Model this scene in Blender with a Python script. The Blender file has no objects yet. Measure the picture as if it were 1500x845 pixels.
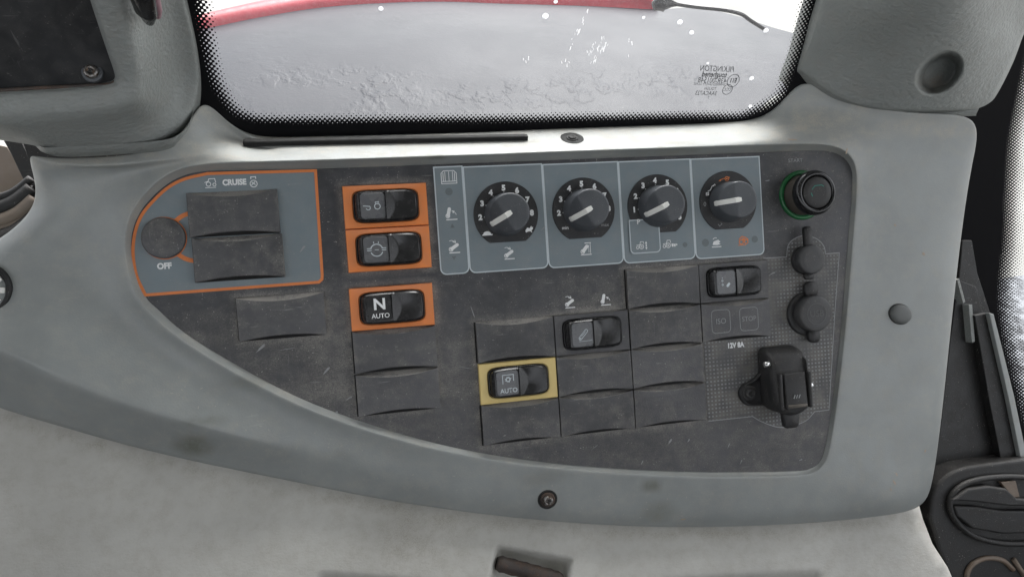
import bpy, bmesh, math, random
import numpy as np
from mathutils import Vector, Matrix
from mathutils.geometry import delaunay_2d_cdt
from mathutils.bvhtree import BVHTree

random.seed(7)
rng = np.random.default_rng(7)
SC = bpy.context.scene
COL = SC.collection
R_ = math.radians
MM = 0.001

# ------------------------------------------------------------------ camera
# panel space: u to the right, v up along the panel, w out of the panel towards the driver (metres)
TILT = R_(38)
ct, st = math.cos(TILT), math.sin(TILT)
M = Matrix(((1, 0, 0, 0), (0, st, -ct, 0), (0, ct, st, 2.0), (0, 0, 0, 1)))
FOC = 1000.0
CELL = 0.050
RR = 0.518812
CH = CELL * RR                      # height of one switch cell


def rotm(w):
    w = np.array(w, float)
    t = np.linalg.norm(w)
    k = w / t
    K = np.array([[0, -k[2], k[1]], [k[2], 0, -k[0]], [-k[1], k[0], 0]])
    return np.eye(3) + math.sin(t) * K + (1 - math.cos(t)) * K @ K


RC = rotm((0.030981, -0.187504, -0.070396))
TC = np.array((-0.504339, -0.099664, 8.480353))
FL = np.diag((1.0, -1.0, -1.0))
CC = FL @ (-RC.T @ TC) * CELL       # camera centre in panel space
AX = FL @ RC.T                      # columns: right, down, forward


def ray(x, y):
    return AX @ np.array(((x - 750.0) / FOC, (y - 422.5) / FOC, 1.0))


def P(x, y, w=0.0):
    """point of height w (mm) over the panel seen at photo position x, y"""
    d = ray(x, y)
    return CC + d * ((w * MM - CC[2]) / d[2])


def on_plane(x, y, p0, n):
    d = ray(x, y)
    return CC + d * (np.dot(np.array(p0) - CC, n) / np.dot(d, n))


cam = bpy.data.cameras.new('camera')
cam_ob = bpy.data.objects.new('camera', cam)
COL.objects.link(cam_ob)
cm = Matrix.Identity(4)
for i in range(3):
    cm[i][0], cm[i][1], cm[i][2], cm[i][3] = AX[i, 0], -AX[i, 1], -AX[i, 2], CC[i]
cam_ob.matrix_world = M @ cm
cam.lens = 36.0 * FOC / 1500.0
cam.sensor_width = 36.0
cam.clip_start = 0.01
cam.clip_end = 500
SC.camera = cam_ob

# ------------------------------------------------------------------ light
world = bpy.data.worlds.new("World")
SC.world = world
world.use_nodes = True
wn = world.node_tree
wn.nodes.clear()
w_out = wn.nodes.new('ShaderNodeOutputWorld')
w_bg = wn.nodes.new('ShaderNodeBackground')
w_sky = wn.nodes.new('ShaderNodeTexSky')
w_hsv = wn.nodes.new('ShaderNodeHueSaturation')
w_sky.sky_type = 'NISHITA'
w_sky.sun_disc = False
w_sky.sun_elevation = R_(48)
w_sky.sun_rotation = R_(20)
w_sky.dust_density = 4.0
w_hsv.inputs['Saturation'].default_value = 0.16      # overcast: the sky has next to no blue
w_bg.inputs['Strength'].default_value = 0.15
wn.links.new(w_sky.outputs[0], w_hsv.inputs['Color'])
wn.links.new(w_hsv.outputs[0], w_bg.inputs['Color'])
wn.links.new(w_bg.outputs[0], w_out.inputs[0])

sun = bpy.data.lights.new('sun', 'SUN')
sun.energy = 0.6
sun.angle = R_(25)
sun.color = (1.0, 0.97, 0.93)
sun_ob = bpy.data.objects.new('sun', sun)
COL.objects.link(sun_ob)
el, az = R_(48), R_(20)
sd = Vector((math.sin(az) * math.cos(el), math.cos(az) * math.cos(el), math.sin(el)))
sun_ob.rotation_euler = sd.to_track_quat('Z', 'Y').to_euler()
sun_ob.location = (0, 3, 6)

SC.view_settings.view_transform = 'Standard'
SC.view_settings.look = 'None'
SC.view_settings.exposure = 1.75
SC.view_settings.gamma = 1.0
SC.render.engine = 'CYCLES'
SC.cycles.max_bounces = 6
SC.cycles.transparent_max_bounces = 12


# ------------------------------------------------------------------ materials
def lin(c):
    return tuple(((x / 255 + 0.055) / 1.055) ** 2.4 if x > 10 else x / 255 / 12.92 for x in c) + (1.0,)


class NT:
    def __init__(s, name):
        s.m = bpy.data.materials.new(name)
        s.m.use_nodes = True
        s.t = s.m.node_tree
        s.b = s.t.nodes['Principled BSDF']
        s.out = s.t.nodes['Material Output']

    def n(s, typ, **kw):
        o = s.t.nodes.new('ShaderNode' + typ)
        for k, v in kw.items():
            setattr(o, k, v)
        return o

    def l(s, a, b):
        s.t.links.new(a, b)

    def noise(s, vec, scale, detail=3, rough=0.6):
        o = s.n('TexNoise')
        o.inputs['Scale'].default_value = scale
        o.inputs['Detail'].default_value = detail
        o.inputs['Roughness'].default_value = rough
        s.l(vec, o.inputs['Vector'])
        return o.outputs['Fac']

    def ramp(s, fac, a, b, lo=0.0, hi=1.0):
        o = s.n('MapRange')
        o.interpolation_type = 'SMOOTHSTEP'
        o.inputs['From Min'].default_value = a
        o.inputs['From Max'].default_value = b
        o.inputs['To Min'].default_value = lo
        o.inputs['To Max'].default_value = hi
        s.l(fac, o.inputs['Value'])
        return o.outputs[0]

    def math(s, op, a, b=None, c=None, clamp=False):
        o = s.n('Math', operation=op)
        o.use_clamp = clamp
        for i, v in enumerate((a, b, c)):
            if v is None:
                continue
            if isinstance(v, (int, float)):
                o.inputs[i].default_value = v
            else:
                s.l(v, o.inputs[i])
        return o.outputs[0]

    def mix(s, fac, a, b):
        o = s.n('Mix', data_type='RGBA')
        if isinstance(fac, (int, float)):
            o.inputs[0].default_value = fac
        else:
            s.l(fac, o.inputs[0])
        for i, v in ((6, a), (7, b)):
            if isinstance(v, tuple):
                o.inputs[i].default_value = v
            else:
                s.l(v, o.inputs[i])
        return o.outputs[2]

    def attr(s, name):
        o = s.n('Attribute', attribute_name=name)
        return o.outputs['Fac']

    def bump(s, h, dist, strength=1.0, prev=None):
        o = s.n('Bump')
        o.inputs['Distance'].default_value = dist
        o.inputs['Strength'].default_value = strength
        s.l(h, o.inputs['Height'])
        if prev is not None:
            s.l(prev, o.inputs['Normal'])
        return o.outputs[0]


def stretch(m, vec, sx, sy, sz, rot=0.0):
    o = m.n('Mapping')
    o.inputs['Scale'].default_value = (sx, sy, sz)
    o.inputs['Rotation'].default_value = (0, 0, rot)
    m.l(vec, o.inputs['Vector'])
    return o.outputs[0]


DUST = (0.30, 0.27, 0.235, 1)


def plastic(name, col, rough=0.5, dust=0.25, var=0.12, grain=0.0, gscale=900, coarse=0.0, speck=0.35, spec=0.5, dustcol=DUST,
            scratch=0.0, leather=0.0, stain=False, perobj=0.0, smear=0.0):
    """moulded plastic with uneven tone, a film of field dust, specks and a fine grain"""
    m = NT(name)
    geo = m.n('NewGeometry').outputs['Position']
    big = m.noise(geo, 22, 4)
    mid = m.noise(geo, 120, 5, 0.65)
    fine = m.noise(geo, 1500, 2, 0.7)
    c = m.mix(m.ramp(big, 0.3, 0.7), tuple(x * (1 - var) for x in col[:3]) + (1,), tuple(min(1, x * (1 + var)) for x in col[:3]) + (1,))
    if perobj:
        rnd = m.n('ObjectInfo').outputs['Random']
        c = m.mix(m.math('MULTIPLY', rnd, perobj), c, tuple(x * 2.0 for x in col[:3]) + (1,))
    at = m.attr('dust')
    f1 = m.math('MULTIPLY', m.ramp(mid, 0.36, 0.70), dust)
    f2 = m.math('MULTIPLY', at, m.ramp(mid, 0.2, 0.62, 0.25, 1.0))
    f = m.math('ADD', f1, f2)
    if smear > 0:
        sn = m.noise(stretch(m, geo, 28, 95, 60, 0.7), 1.0, 4, 0.6)
        f = m.math('MULTIPLY', f, m.ramp(sn, 0.36, 0.64, 1 - smear, 1 + smear * .6))
    f = m.math('MULTIPLY', f, m.ramp(fine, 0.3, 0.7, 0.35, 1.25), clamp=True)
    c = m.mix(f, c, dustcol)
    if stain:
        c = m.mix(m.math('MULTIPLY', m.attr('stain'), m.ramp(mid, 0.25, 0.6, 0.5, 1.0)), c, (0.13, 0.135, 0.105, 1))
    if speck > 0:
        sp = m.noise(geo, 1100, 1, 0.5)
        s2 = m.math('MULTIPLY', m.ramp(sp, 0.69, 0.76), m.ramp(mid, 0.4, 0.6))
        c = m.mix(m.math('MULTIPLY', s2, speck), c, (0.5, 0.48, 0.45, 1))
    if scratch > 0:
        v = stretch(m, geo, 60, 60, 900, 0.5)
        sc = m.noise(v, 1.0, 2, 0.5)
        c = m.mix(m.math('MULTIPLY', m.ramp(sc, 0.70, 0.78), scratch), c, (0.45, 0.45, 0.44, 1))
        v = stretch(m, geo, 700, 60, 60, 0.3)
        sc = m.noise(v, 1.0, 2, 0.5)
        c = m.mix(m.math('MULTIPLY', m.ramp(sc, 0.72, 0.8), scratch * 0.7), c, (0.42, 0.42, 0.41, 1))
    m.l(c, m.b.inputs['Base Color'])
    r = m.math('ADD', m.math('MULTIPLY', f, 0.35), m.ramp(mid, 0.3, 0.7, rough - 0.05, rough + 0.07), clamp=True)
    m.l(r, m.b.inputs['Roughness'])
    m.b.inputs['Specular IOR Level'].default_value = spec
    nb = None
    if coarse > 0:
        nb = m.bump(m.noise(geo, 35, 3), 0.002, coarse)
    if leather > 0:
        v = stretch(m, geo, 260, 500, 500)
        nb = m.bump(m.ramp(m.noise(v, 1.0, 3, 0.55), 0.3, 0.7), 0.0006, leather, nb)
    if grain > 0:
        nb = m.bump(m.noise(geo, gscale, 2, 0.6), 0.0003, grain, nb)
    if nb is not None:
        m.l(nb, m.b.inputs['Normal'])
    return m.m


def flat(name, col, rough=0.5, spec=0.4, wear=0.25):
    """printed ink, slightly worn"""
    m = NT(name)
    geo = m.n('NewGeometry').outputs['Position']
    f = m.ramp(m.noise(geo, 900, 3, 0.7), 0.35, 0.75)
    c = m.mix(m.math('MULTIPLY', f, wear), col, tuple(x * 0.45 for x in col[:3]) + (1,))
    m.l(c, m.b.inputs['Base Color'])
    m.b.inputs['Roughness'].default_value = rough
    m.b.inputs['Specular IOR Level'].default_value = spec
    return m.m


MT = {}
MT['trim'] = plastic('trim_grey', (0.285, 0.302, 0.297, 1), 0.36, dust=0.24, var=0.08, grain=0.25, speck=0.25, dustcol=(0.44, 0.41, 0.355, 1), scratch=0.25, stain=True, smear=0.6)
MT['cover'] = plastic('cover_grey', (0.262, 0.278, 0.268, 1), 0.50, dust=0.12, var=0.05, grain=0.2, leather=0.5, speck=0.1, dustcol=(0.33, 0.265, 0.205, 1), smear=0.4)
MT['lower'] = plastic('lower_trim', (0.50, 0.492, 0.458, 1), 0.58, dust=0.25, var=0.06, grain=0.45, gscale=900, leather=0.15, speck=0.25, dustcol=(0.30, 0.27, 0.22, 1), scratch=0.12)
MT['panel'] = plastic('panel_charcoal', (0.046, 0.047, 0.053, 1), 0.40, dust=0.16, var=0.3, grain=0.35, gscale=1500, speck=0.7, scratch=0.22, dustcol=(0.24, 0.228, 0.210, 1), smear=0.35)
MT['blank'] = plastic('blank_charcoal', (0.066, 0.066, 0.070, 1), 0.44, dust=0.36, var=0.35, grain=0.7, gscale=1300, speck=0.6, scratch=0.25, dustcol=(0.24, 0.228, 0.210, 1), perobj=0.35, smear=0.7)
MT['zone'] = plastic('film_blue_grey', (0.20, 0.242, 0.264, 1), 0.38, dust=0.22, var=0.06, grain=0.15, speck=0.25, scratch=0.1, dustcol=(0.30, 0.29, 0.27, 1))
MT['line'] = flat('film_pale_line', (0.60, 0.66, 0.69, 1), 0.45, wear=0.15)
MT['white'] = flat('ink_white', (0.86, 0.87, 0.87, 1), 0.5, wear=0.15)
MT['dim'] = flat('ink_grey', (0.33, 0.335, 0.34, 1), 0.5, wear=0.35)
MT['emboss'] = flat('embossed_grey', (0.14, 0.14, 0.14, 1), 0.5, wear=0.3)
MT['ghost'] = flat('ink_unlit', (0.165, 0.19, 0.20, 1), 0.5)
MT['oline'] = flat('film_orange_line', (0.78, 0.24, 0.075, 1), 0.45, wear=0.15)
MT['orange'] = plastic('bezel_orange', (0.82, 0.25, 0.072, 1), 0.38, dust=0.16, var=0.04, speck=0.1, dustcol=(0.5, 0.30, 0.18, 1))
MT['yellow'] = plastic('bezel_yellow', (0.80, 0.61, 0.24, 1), 0.40, dust=0.05, var=0.04, speck=0.1, dustcol=(0.45, 0.36, 0.2, 1))
MT['scale'] = plastic('scale_black', (0.020, 0.020, 0.022, 1), 0.42, dust=0.08, var=0.2, grain=0.3, speck=0.5, scratch=0.1, dustcol=(0.2, 0.19, 0.17, 1))
MT['slot'] = plastic('slot_black', (0.006, 0.006, 0.006, 1), 0.8, dust=0.02, speck=0.0)
MT['black'] = plastic('black_plastic', (0.013, 0.013, 0.014, 1), 0.18, dust=0.015, var=0.1, speck=0.15)
MT['rocker'] = plastic('rocker_black', (0.018, 0.018, 0.019, 1), 0.24, dust=0.03, var=0.1, speck=0.25, scratch=0.12, dustcol=(0.2, 0.19, 0.18, 1))
MT['legend'] = plastic('legend_grey', (0.115, 0.118, 0.125, 1), 0.26, dust=0.06, var=0.05, speck=0.2)
MT['capgrey'] = plastic('cap_grey', (0.045, 0.046, 0.048, 1), 0.5, dust=0.15, var=0.2, grain=0.5, speck=0.4, dustcol=(0.2, 0.18, 0.16, 1))
MT['rubber'] = plastic('rubber_black', (0.022, 0.022, 0.023, 1), 0.55, dust=0.14, var=0.2, grain=0.5, speck=0.4, dustcol=(0.16, 0.14, 0.12, 1))
MT['knob'] = plastic('knob_charcoal', (0.075, 0.081, 0.090, 1), 0.42, dust=0.10, var=0.1, grain=0.4, gscale=1600, speck=0.3, dustcol=(0.2, 0.2, 0.2, 1))
MT['pointer'] = plastic('pointer_white', (0.88, 0.87, 0.82, 1), 0.4, dust=0.06, var=0.03, speck=0.0)
MT['green'] = plastic('ring_green', (0.012, 0.13, 0.04, 1), 0.3, dust=0.05, speck=0.1)
MT['plug'] = plastic('plug_grey', (0.12, 0.128, 0.125, 1), 0.5, dust=0.1, speck=0.1)
MT['soot'] = plastic('sooty_black', (0.011, 0.011, 0.011, 1), 0.55, dust=0.10, var=0.3, grain=0.5, speck=0.5, scratch=0.15, dustcol=(0.12, 0.10, 0.085, 1))
MT['thread'] = plastic('threaded_brown', (0.10, 0.088, 0.075, 1), 0.45, dust=0.3, speck=0.2, dustcol=(0.22, 0.19, 0.15, 1))
MT['rust'] = plastic('rusty_steel', (0.045, 0.036, 0.032, 1), 0.55, dust=0.35, var=0.4, grain=1.0, speck=0.3, dustcol=(0.19, 0.10, 0.055, 1))
MT['dark'] = plastic('shadow_metal', (0.014, 0.014, 0.014, 1), 0.75, dust=0.08, speck=0.1)
MT['brown'] = plastic('worn_brown', (0.15, 0.11, 0.08, 1), 0.5, dust=0.3, speck=0.1)
MT['tan'] = plastic('dusty_tan', (0.20, 0.165, 0.135, 1), 0.6, dust=0.3, speck=0.1, dustcol=(0.2, 0.15, 0.1, 1))
MT['screen'] = plastic('screen_plate', (0.030, 0.031, 0.033, 1), 0.5, dust=0.25, var=0.3, speck=0.2, scratch=0.2, dustcol=(0.11, 0.105, 0.1, 1))
MT['beige'] = plastic('scuff', (0.42, 0.40, 0.37, 1), 0.6, dust=0.2, speck=0.0)

MT['chip'] = plastic('tan_chip', (0.42, 0.33, 0.25, 1), 0.6, dust=0.3, speck=0.0)

_m = NT('bright_metal')
_m.b.inputs['Base Color'].default_value = (0.7, 0.7, 0.69, 1)
_m.b.inputs['Metallic'].default_value = 1.0
_g = _m.n('NewGeometry').outputs['Position']
_m.l(_m.ramp(_m.noise(_g, 600, 3), 0.3, 0.7, 0.22, 0.45), _m.b.inputs['Roughness'])
MT['metal'] = _m.m
_m = NT('grey_metal')
_m.b.inputs['Metallic'].default_value = 0.9
_g = _m.n('NewGeometry').outputs['Position']
_m.l(_m.mix(_m.ramp(_m.noise(_g, 500, 4), 0.4, 0.65), (0.32, 0.31, 0.30, 1), (0.10, 0.07, 0.05, 1)), _m.b.inputs['Base Color'])
_m.b.inputs['Roughness'].default_value = 0.4
MT['dullmetal'] = _m.m

# cellular film under the sockets: fine grid of pale squares
_m = NT('grid_film')
_g = _m.n('TexCoord').outputs['Object']
_s = _m.n('SeparateXYZ')
_m.l(_g, _s.inputs[0])
k = 2 * math.pi / 0.0026
_gx = _m.ramp(_m.math('SINE', _m.math('MULTIPLY', _s.outputs[0], k)), -0.5, 0.5)
_gy = _m.ramp(_m.math('SINE', _m.math('MULTIPLY', _s.outputs[1], k)), -0.2, 0.7)
_f = _m.math('MULTIPLY', _m.math('MULTIPLY', _gx, _gy), _m.ramp(_m.noise(_g, 45, 4), 0.35, 0.62, 0.1, 1.0))
_p = _m.n('NewGeometry').outputs['Position']
_base = _m.mix(_m.ramp(_m.noise(_p, 90, 5), 0.35, 0.7), (0.085, 0.085, 0.085, 1), (0.16, 0.15, 0.135, 1))
_m.l(_m.mix(_f, _base, (0.27, 0.275, 0.28, 1)), _m.b.inputs['Base Color'])
_m.b.inputs['Roughness'].default_value = 0.5
_m.l(_m.bump(_f, 0.0003, 0.7), _m.b.inputs['Normal'])
MT['grid'] = _m.m


def glass_material(name, pitch, haze):
    m = NT(name)
    m.t.nodes.remove(m.b)
    tc = m.n('TexCoord').outputs['Object']
    s = m.n('SeparateXYZ')
    m.l(tc, s.inputs[0])
    kk = math.pi / pitch
    cx = m.math('COSINE', m.math('MULTIPLY', s.outputs[0], kk))
    cy = m.math('COSINE', m.math('MULTIPLY', s.outputs[1], kk))
    h = m.math('MULTIPLY_ADD', m.math('MULTIPLY', cx, cy), 0.5, 0.5)          # 0..1 halftone cell
    e = m.attr('edge')                                                        # 1 solid print, 0 clear
    mask = m.ramp(m.math('SUBTRACT', m.math('MULTIPLY_ADD', e, 1.10, -0.05), h), -0.05, 0.05)
    tr = m.n('BsdfTransparent')
    tr.inputs[0].default_value = (0.82, 0.84, 0.845, 1)
    gl = m.n('BsdfGlossy')
    gl.inputs['Roughness'].default_value = 0.03
    fr = m.n('Fresnel')
    fr.inputs['IOR'].default_value = 1.45
    ms = m.n('MixShader')
    m.l(m.math('MULTIPLY', fr.outputs[0], 0.35), ms.inputs[0])
    m.l(tr.outputs[0], ms.inputs[1])
    m.l(gl.outputs[0], ms.inputs[2])
    # dirt film on the glass: translucent grey veil with streaks
    df = m.n('BsdfDiffuse')
    df.inputs[0].default_value = (0.75, 0.75, 0.76, 1)
    tl = m.n('BsdfTranslucent')
    tl.inputs[0].default_value = (0.8, 0.8, 0.82, 1)
    m2 = m.n('MixShader')
    m2.inputs[0].default_value = 0.6
    m.l(df.outputs[0], m2.inputs[1])
    m.l(tl.outputs[0], m2.inputs[2])
    v = stretch(m, tc, 30, 8, 30, 0.35)
    dn = m.noise(v, 1.0, 5, 0.6)
    d2 = m.noise(stretch(m, tc, 420, 90, 100, -0.35), 1.0, 3)
    dirt = m.math('ADD', m.ramp(dn, 0.3, 0.75, haze * 0.9, haze * 1.15),
                  m.math('MULTIPLY', m.ramp(d2, 0.72, 0.82), 0.18))
    m3 = m.n('MixShader')
    m.l(dirt, m3.inputs[0])
    m.l(ms.outputs[0], m3.inputs[1])
    m.l(m2.outputs[0], m3.inputs[2])
    pb = m.n('BsdfPrincipled')
    pb.inputs['Base Color'].default_value = (0.006, 0.006, 0.007, 1)
    pb.inputs['Roughness'].default_value = 0.5
    pb.inputs['Specular IOR Level'].default_value = 0.12
    m4 = m.n('MixShader')
    m.l(mask, m4.inputs[0])
    m.l(m3.outputs[0], m4.inputs[1])
    m.l(pb.outputs[0], m4.inputs[2])
    m.l(m4.outputs[0], m.out.inputs[0])
    return m.m


MT['glass'] = glass_material('dotted_glass', 0.00145, 0.06)
MT['glass_side'] = glass_material('dotted_side_glass', 0.0014, 0.10)

_m = NT('wet_mudguard')
_g = _m.n('NewGeometry').outputs['Position']
_n1 = _m.noise(_g, 3.0, 4)
_m.l(_m.mix(_m.ramp(_n1, 0.35, 0.7), (0.022, 0.024, 0.034, 1), (0.026, 0.028, 0.038, 1)), _m.b.inputs['Base Color'])
_w = _m.noise(stretch(_m, _g, 42, 30, 30, 0.5), 1.0, 3, 0.55)
_wm = _m.ramp(_m.noise(_g, 5, 3), 0.42, 0.60)
_att = _m.attr('wet')
_hh = _m.math('MULTIPLY', _m.math('MULTIPLY', _m.ramp(_w, 0.45, 0.62), _wm), _att)
_m.l(_m.bump(_hh, 0.005, 0.28, _m.bump(_m.noise(_g, 150, 3), 0.001, 0.35)), _m.b.inputs['Normal'])
_m.l(_m.ramp(_m.noise(_g, 7, 4), 0.3, 0.7, 0.44, 0.50), _m.b.inputs['Roughness'])
_m.b.inputs['Specular IOR Level'].default_value = 0.2
MT['mud'] = _m.m
MT['red'] = plastic('mudguard_red', (0.48, 0.030, 0.050, 1), 0.40, dust=0.2, var=0.1, speck=0.0, dustcol=(0.6, 0.25, 0.27, 1))
_m = NT('pale_yard')
_g = _m.n('NewGeometry').outputs['Position']
_m.l(_m.mix(_m.ramp(_m.noise(_g, 0.8, 5), 0.3, 0.7), (0.30, 0.295, 0.275, 1), (0.38, 0.37, 0.35, 1)), _m.b.inputs['Base Color'])
_m.b.inputs['Roughness'].default_value = 0.9
MT['yard'] = _m.m
_m = NT('gravel')
_g = _m.n('NewGeometry').outputs['Position']
_m.l(_m.mix(_m.ramp(_m.noise(_g, 14, 6, 0.75), 0.38, 0.62), (0.05, 0.052, 0.058, 1), (0.30, 0.31, 0.33, 1)), _m.b.inputs['Base Color'])
_m.b.inputs['Roughness'].default_value = 0.9
MT['gravel'] = _m.m
_m = NT('water_bead')
_m.b.inputs['Base Color'].default_value = (0.9, 0.9, 0.92, 1)
_m.b.inputs['Roughness'].default_value = 0.1
_m.b.inputs['Subsurface Weight'].default_value = 0.0
_m.b.inputs['Transmission Weight'].default_value = 0.25
MT['bead'] = _m.m


# ------------------------------------------------------------------ builders
def mesh(name, verts, faces, mat, parent=None, at=None, smooth=True, sub=0, crease=None, world_space=False, kind=None, bevel=0):
    """links one mesh object. verts in panel space relative to the parent's base point (or to `at`)"""
    me = bpy.data.meshes.new(name)
    me.from_pydata([tuple(map(float, v)) for v in verts], [], faces)
    me.update()
    me.polygons.foreach_set('use_smooth', [smooth] * len(me.polygons))
    o = bpy.data.objects.new(name, me)
    if mat is not None:
        me.materials.append(MT[mat] if isinstance(mat, str) else mat)
    COL.objects.link(o)
    if parent is not None:
        o.parent = parent
    elif not world_space:
        o.matrix_world = M @ Matrix.Translation(Vector(at if at is not None else (0, 0, 0)))
    if crease:
        cl = me.attributes.new('crease_edge', 'FLOAT', 'EDGE')
        lut = {tuple(sorted(e.vertices)): i for i, e in enumerate(me.edges)}
        for (a, b), c in crease.items():
            i = lut.get(tuple(sorted((a, b))))
            if i is not None:
                cl.data[i].value = c
    if bevel:
        md = o.modifiers.new('bevel', 'BEVEL')
        md.width = bevel
        md.segments = 3
        md.limit_method = 'ANGLE'
        md.angle_limit = R_(35)
    if sub:
        md = o.modifiers.new('sub', 'SUBSURF')
        md.levels = md.render_levels = sub
    if kind:
        o['kind'] = kind
    return o


def tag(o, label, cat, group=None):
    o['label'] = label
    o['category'] = cat
    if group:
        o['group'] = group
    return o


def thing(name, label, cat, p=(0, 0, 0), rz=0.0, group=None, mat4=None):
    o = bpy.data.objects.new(name, None)
    o.empty_display_size = 0.01
    COL.objects.link(o)
    o.matrix_world = M @ (mat4 if mat4 is not None else Matrix.Translation(Vector(p)) @ Matrix.Rotation(rz, 4, 'Z'))
    return tag(o, label, cat, group)


def copy_tree(src, name=None):
    c = src.copy()
    COL.objects.link(c)
    for ch in [x for x in COL.objects if x.parent == src]:
        d = ch.copy()
        COL.objects.link(d)
        d.parent = c
        for g in [x for x in COL.objects if x.parent == ch]:
            e = g.copy()
            COL.objects.link(e)
            e.parent = d
    return c


def place(o, p, rz=0.0):
    o.matrix_world = M @ Matrix.Translation(Vector(p)) @ Matrix.Rotation(rz, 4, 'Z')


def loft(rings, cap0=False, cap1=False, closed=True):
    """quads between successive rings of equal length"""
    V, F = [], []
    n = len(rings[0])
    for r in rings:
        V += [tuple(p) for p in r]
    m = n if closed else n - 1
    for k in range(len(rings) - 1):
        for i in range(m):
            j = (i + 1) % n
            F.append((k * n + i, k * n + j, (k + 1) * n + j, (k + 1) * n + i))
    if cap0:
        F.append(tuple(range(n - 1, -1, -1)))
    if cap1:
        b = (len(rings) - 1) * n
        F.append(tuple(range(b, b + n)))
    return V, F


def join(*parts):
    V, F = [], []
    for v, f in parts:
        o = len(V)
        V += list(v)
        F += [tuple(i + o for i in q) for q in f]
    return V, F


def circ(r, z, n=48, cx=0, cy=0, a0=0.0):
    return [(cx + r * math.cos(a0 + 2 * math.pi * i / n), cy + r * math.sin(a0 + 2 * math.pi * i / n), z) for i in range(n)]


def rrect(a, b, r, z, n=8, cx=0, cy=0):
    """rounded rectangle, half sizes a, b"""
    pts = []
    for sx, sy, t0 in ((1, 1, 0), (-1, 1, 90), (-1, -1, 180), (1, -1, 270)):
        for i in range(n + 1):
            t = R_(t0 + 90 * i / n)
            pts.append((cx + sx * (a - r) + r * math.cos(t), cy + sy * (b - r) + r * math.sin(t), z))
    return pts


def rect_dense(a, b, n=14):
    pts = []
    for (x0, y0), (x1, y1) in (((a, -b), (a, b)), ((a, b), (-a, b)), ((-a, b), (-a, -b)), ((-a, -b), (a, -b))):
        k = n if abs(x1 - x0) < 1e-9 else n * 2
        for i in range(k):
            pts.append((x0 + (x1 - x0) * i / k, y0 + (y1 - y0) * i / k))
    return pts


def se_from(pts, a, b, n, z):
    """superellipse (barrel) ring reached along the directions of pts"""
    out = []
    for x, y in pts:
        k = (abs(x / a) ** n + abs(y / b) ** n) ** (-1.0 / n)
        out.append((x * k, y * k, z(x * k, y * k) if callable(z) else z))
    return out


def tube(pts, r, n=10, caps=True, flat_=1.0):
    pts = [Vector(p) for p in pts]
    rings = []
    up = Vector((0, 0, 1))
    for i, p in enumerate(pts):
        t = (pts[min(i + 1, len(pts) - 1)] - pts[max(i - 1, 0)]).normalized()
        s = t.cross(up)
        if s.length < 1e-4:
            s = t.cross(Vector((0, 1, 0)))
        s.normalize()
        q = s.cross(t)
        rr = r[i] if isinstance(r, (list, tuple)) else r
        rings.append([tuple(p + s * (rr * math.cos(2 * math.pi * k / n)) + q * (rr * flat_ * math.sin(2 * math.pi * k / n))) for k in range(n)])
    return loft(rings, caps, caps)


def smooth_line(pts, n=8, closed=False):
    """Catmull-Rom through points (any dimension)"""
    P_ = [np.array(p, float) for p in pts]
    L = len(P_)
    out = []
    segs = L if closed else L - 1
    for i in range(segs):
        p1, p2 = P_[i % L], P_[(i + 1) % L]
        p0 = P_[(i - 1) % L] if (closed or i > 0) else p1 * 2 - p2
        p3 = P_[(i + 2) % L] if (closed or i + 2 < L) else p2 * 2 - p1
        for k in range(n):
            t = k / n
            out.append(0.5 * ((2 * p1) + (-p0 + p2) * t + (2 * p0 - 5 * p1 + 4 * p2 - p3) * t * t + (-p0 + 3 * p1 - 3 * p2 + p3) * t ** 3))
    if not closed:
        out.append(P_[-1])
    return out


def ribbon(pts, width, z, closed=False):
    """flat strip along a 2-D polyline with mitred corners"""
    p = [np.array(q[:2], float) for q in pts]
    n = len(p)
    L, Rr = [], []
    for i in range(n):
        a = p[(i - 1) % n] if (closed or i > 0) else None
        b = p[(i + 1) % n] if (closed or i < n - 1) else None
        d1 = (p[i] - a) / (np.linalg.norm(p[i] - a) + 1e-12) if a is not None else None
        d2 = (b - p[i]) / (np.linalg.norm(b - p[i]) + 1e-12) if b is not None else None
        if d1 is None:
            d1 = d2
        if d2 is None:
            d2 = d1
        n1, n2 = np.array((-d1[1], d1[0])), np.array((-d2[1], d2[0]))
        mm = n1 + n2
        mm = mm / (np.linalg.norm(mm) + 1e-9)
        k = min(1.0 / max(0.35, float(np.dot(mm, n1))), 2.5) * width / 2
        L.append((*(p[i] + mm * k), z))
        Rr.append((*(p[i] - mm * k), z))
    V = L + Rr
    m = n if closed else n - 1
    F = [(i, n + i, n + (i + 1) % n, (i + 1) % n) for i in range(m)]
    return V, F


def arc(cx, cy, r, a0, a1, n=14, ry=None):
    ry = r if ry is None else ry
    return [(cx + r * math.cos(R_(a0 + (a1 - a0) * i / n)), cy + ry * math.sin(R_(a0 + (a1 - a0) * i / n))) for i in range(n + 1)]


def poly(pts, z):
    return [(x, y, z) for x, y in pts], [tuple(range(len(pts)))]


def capsule(x0, y0, x1, y1, r):
    a = math.degrees(math.atan2(y1 - y0, x1 - x0))
    return arc(x1, y1, r, a - 90, a + 90, 8) + arc(x0, y0, r, a + 90, a + 270, 8)


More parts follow.
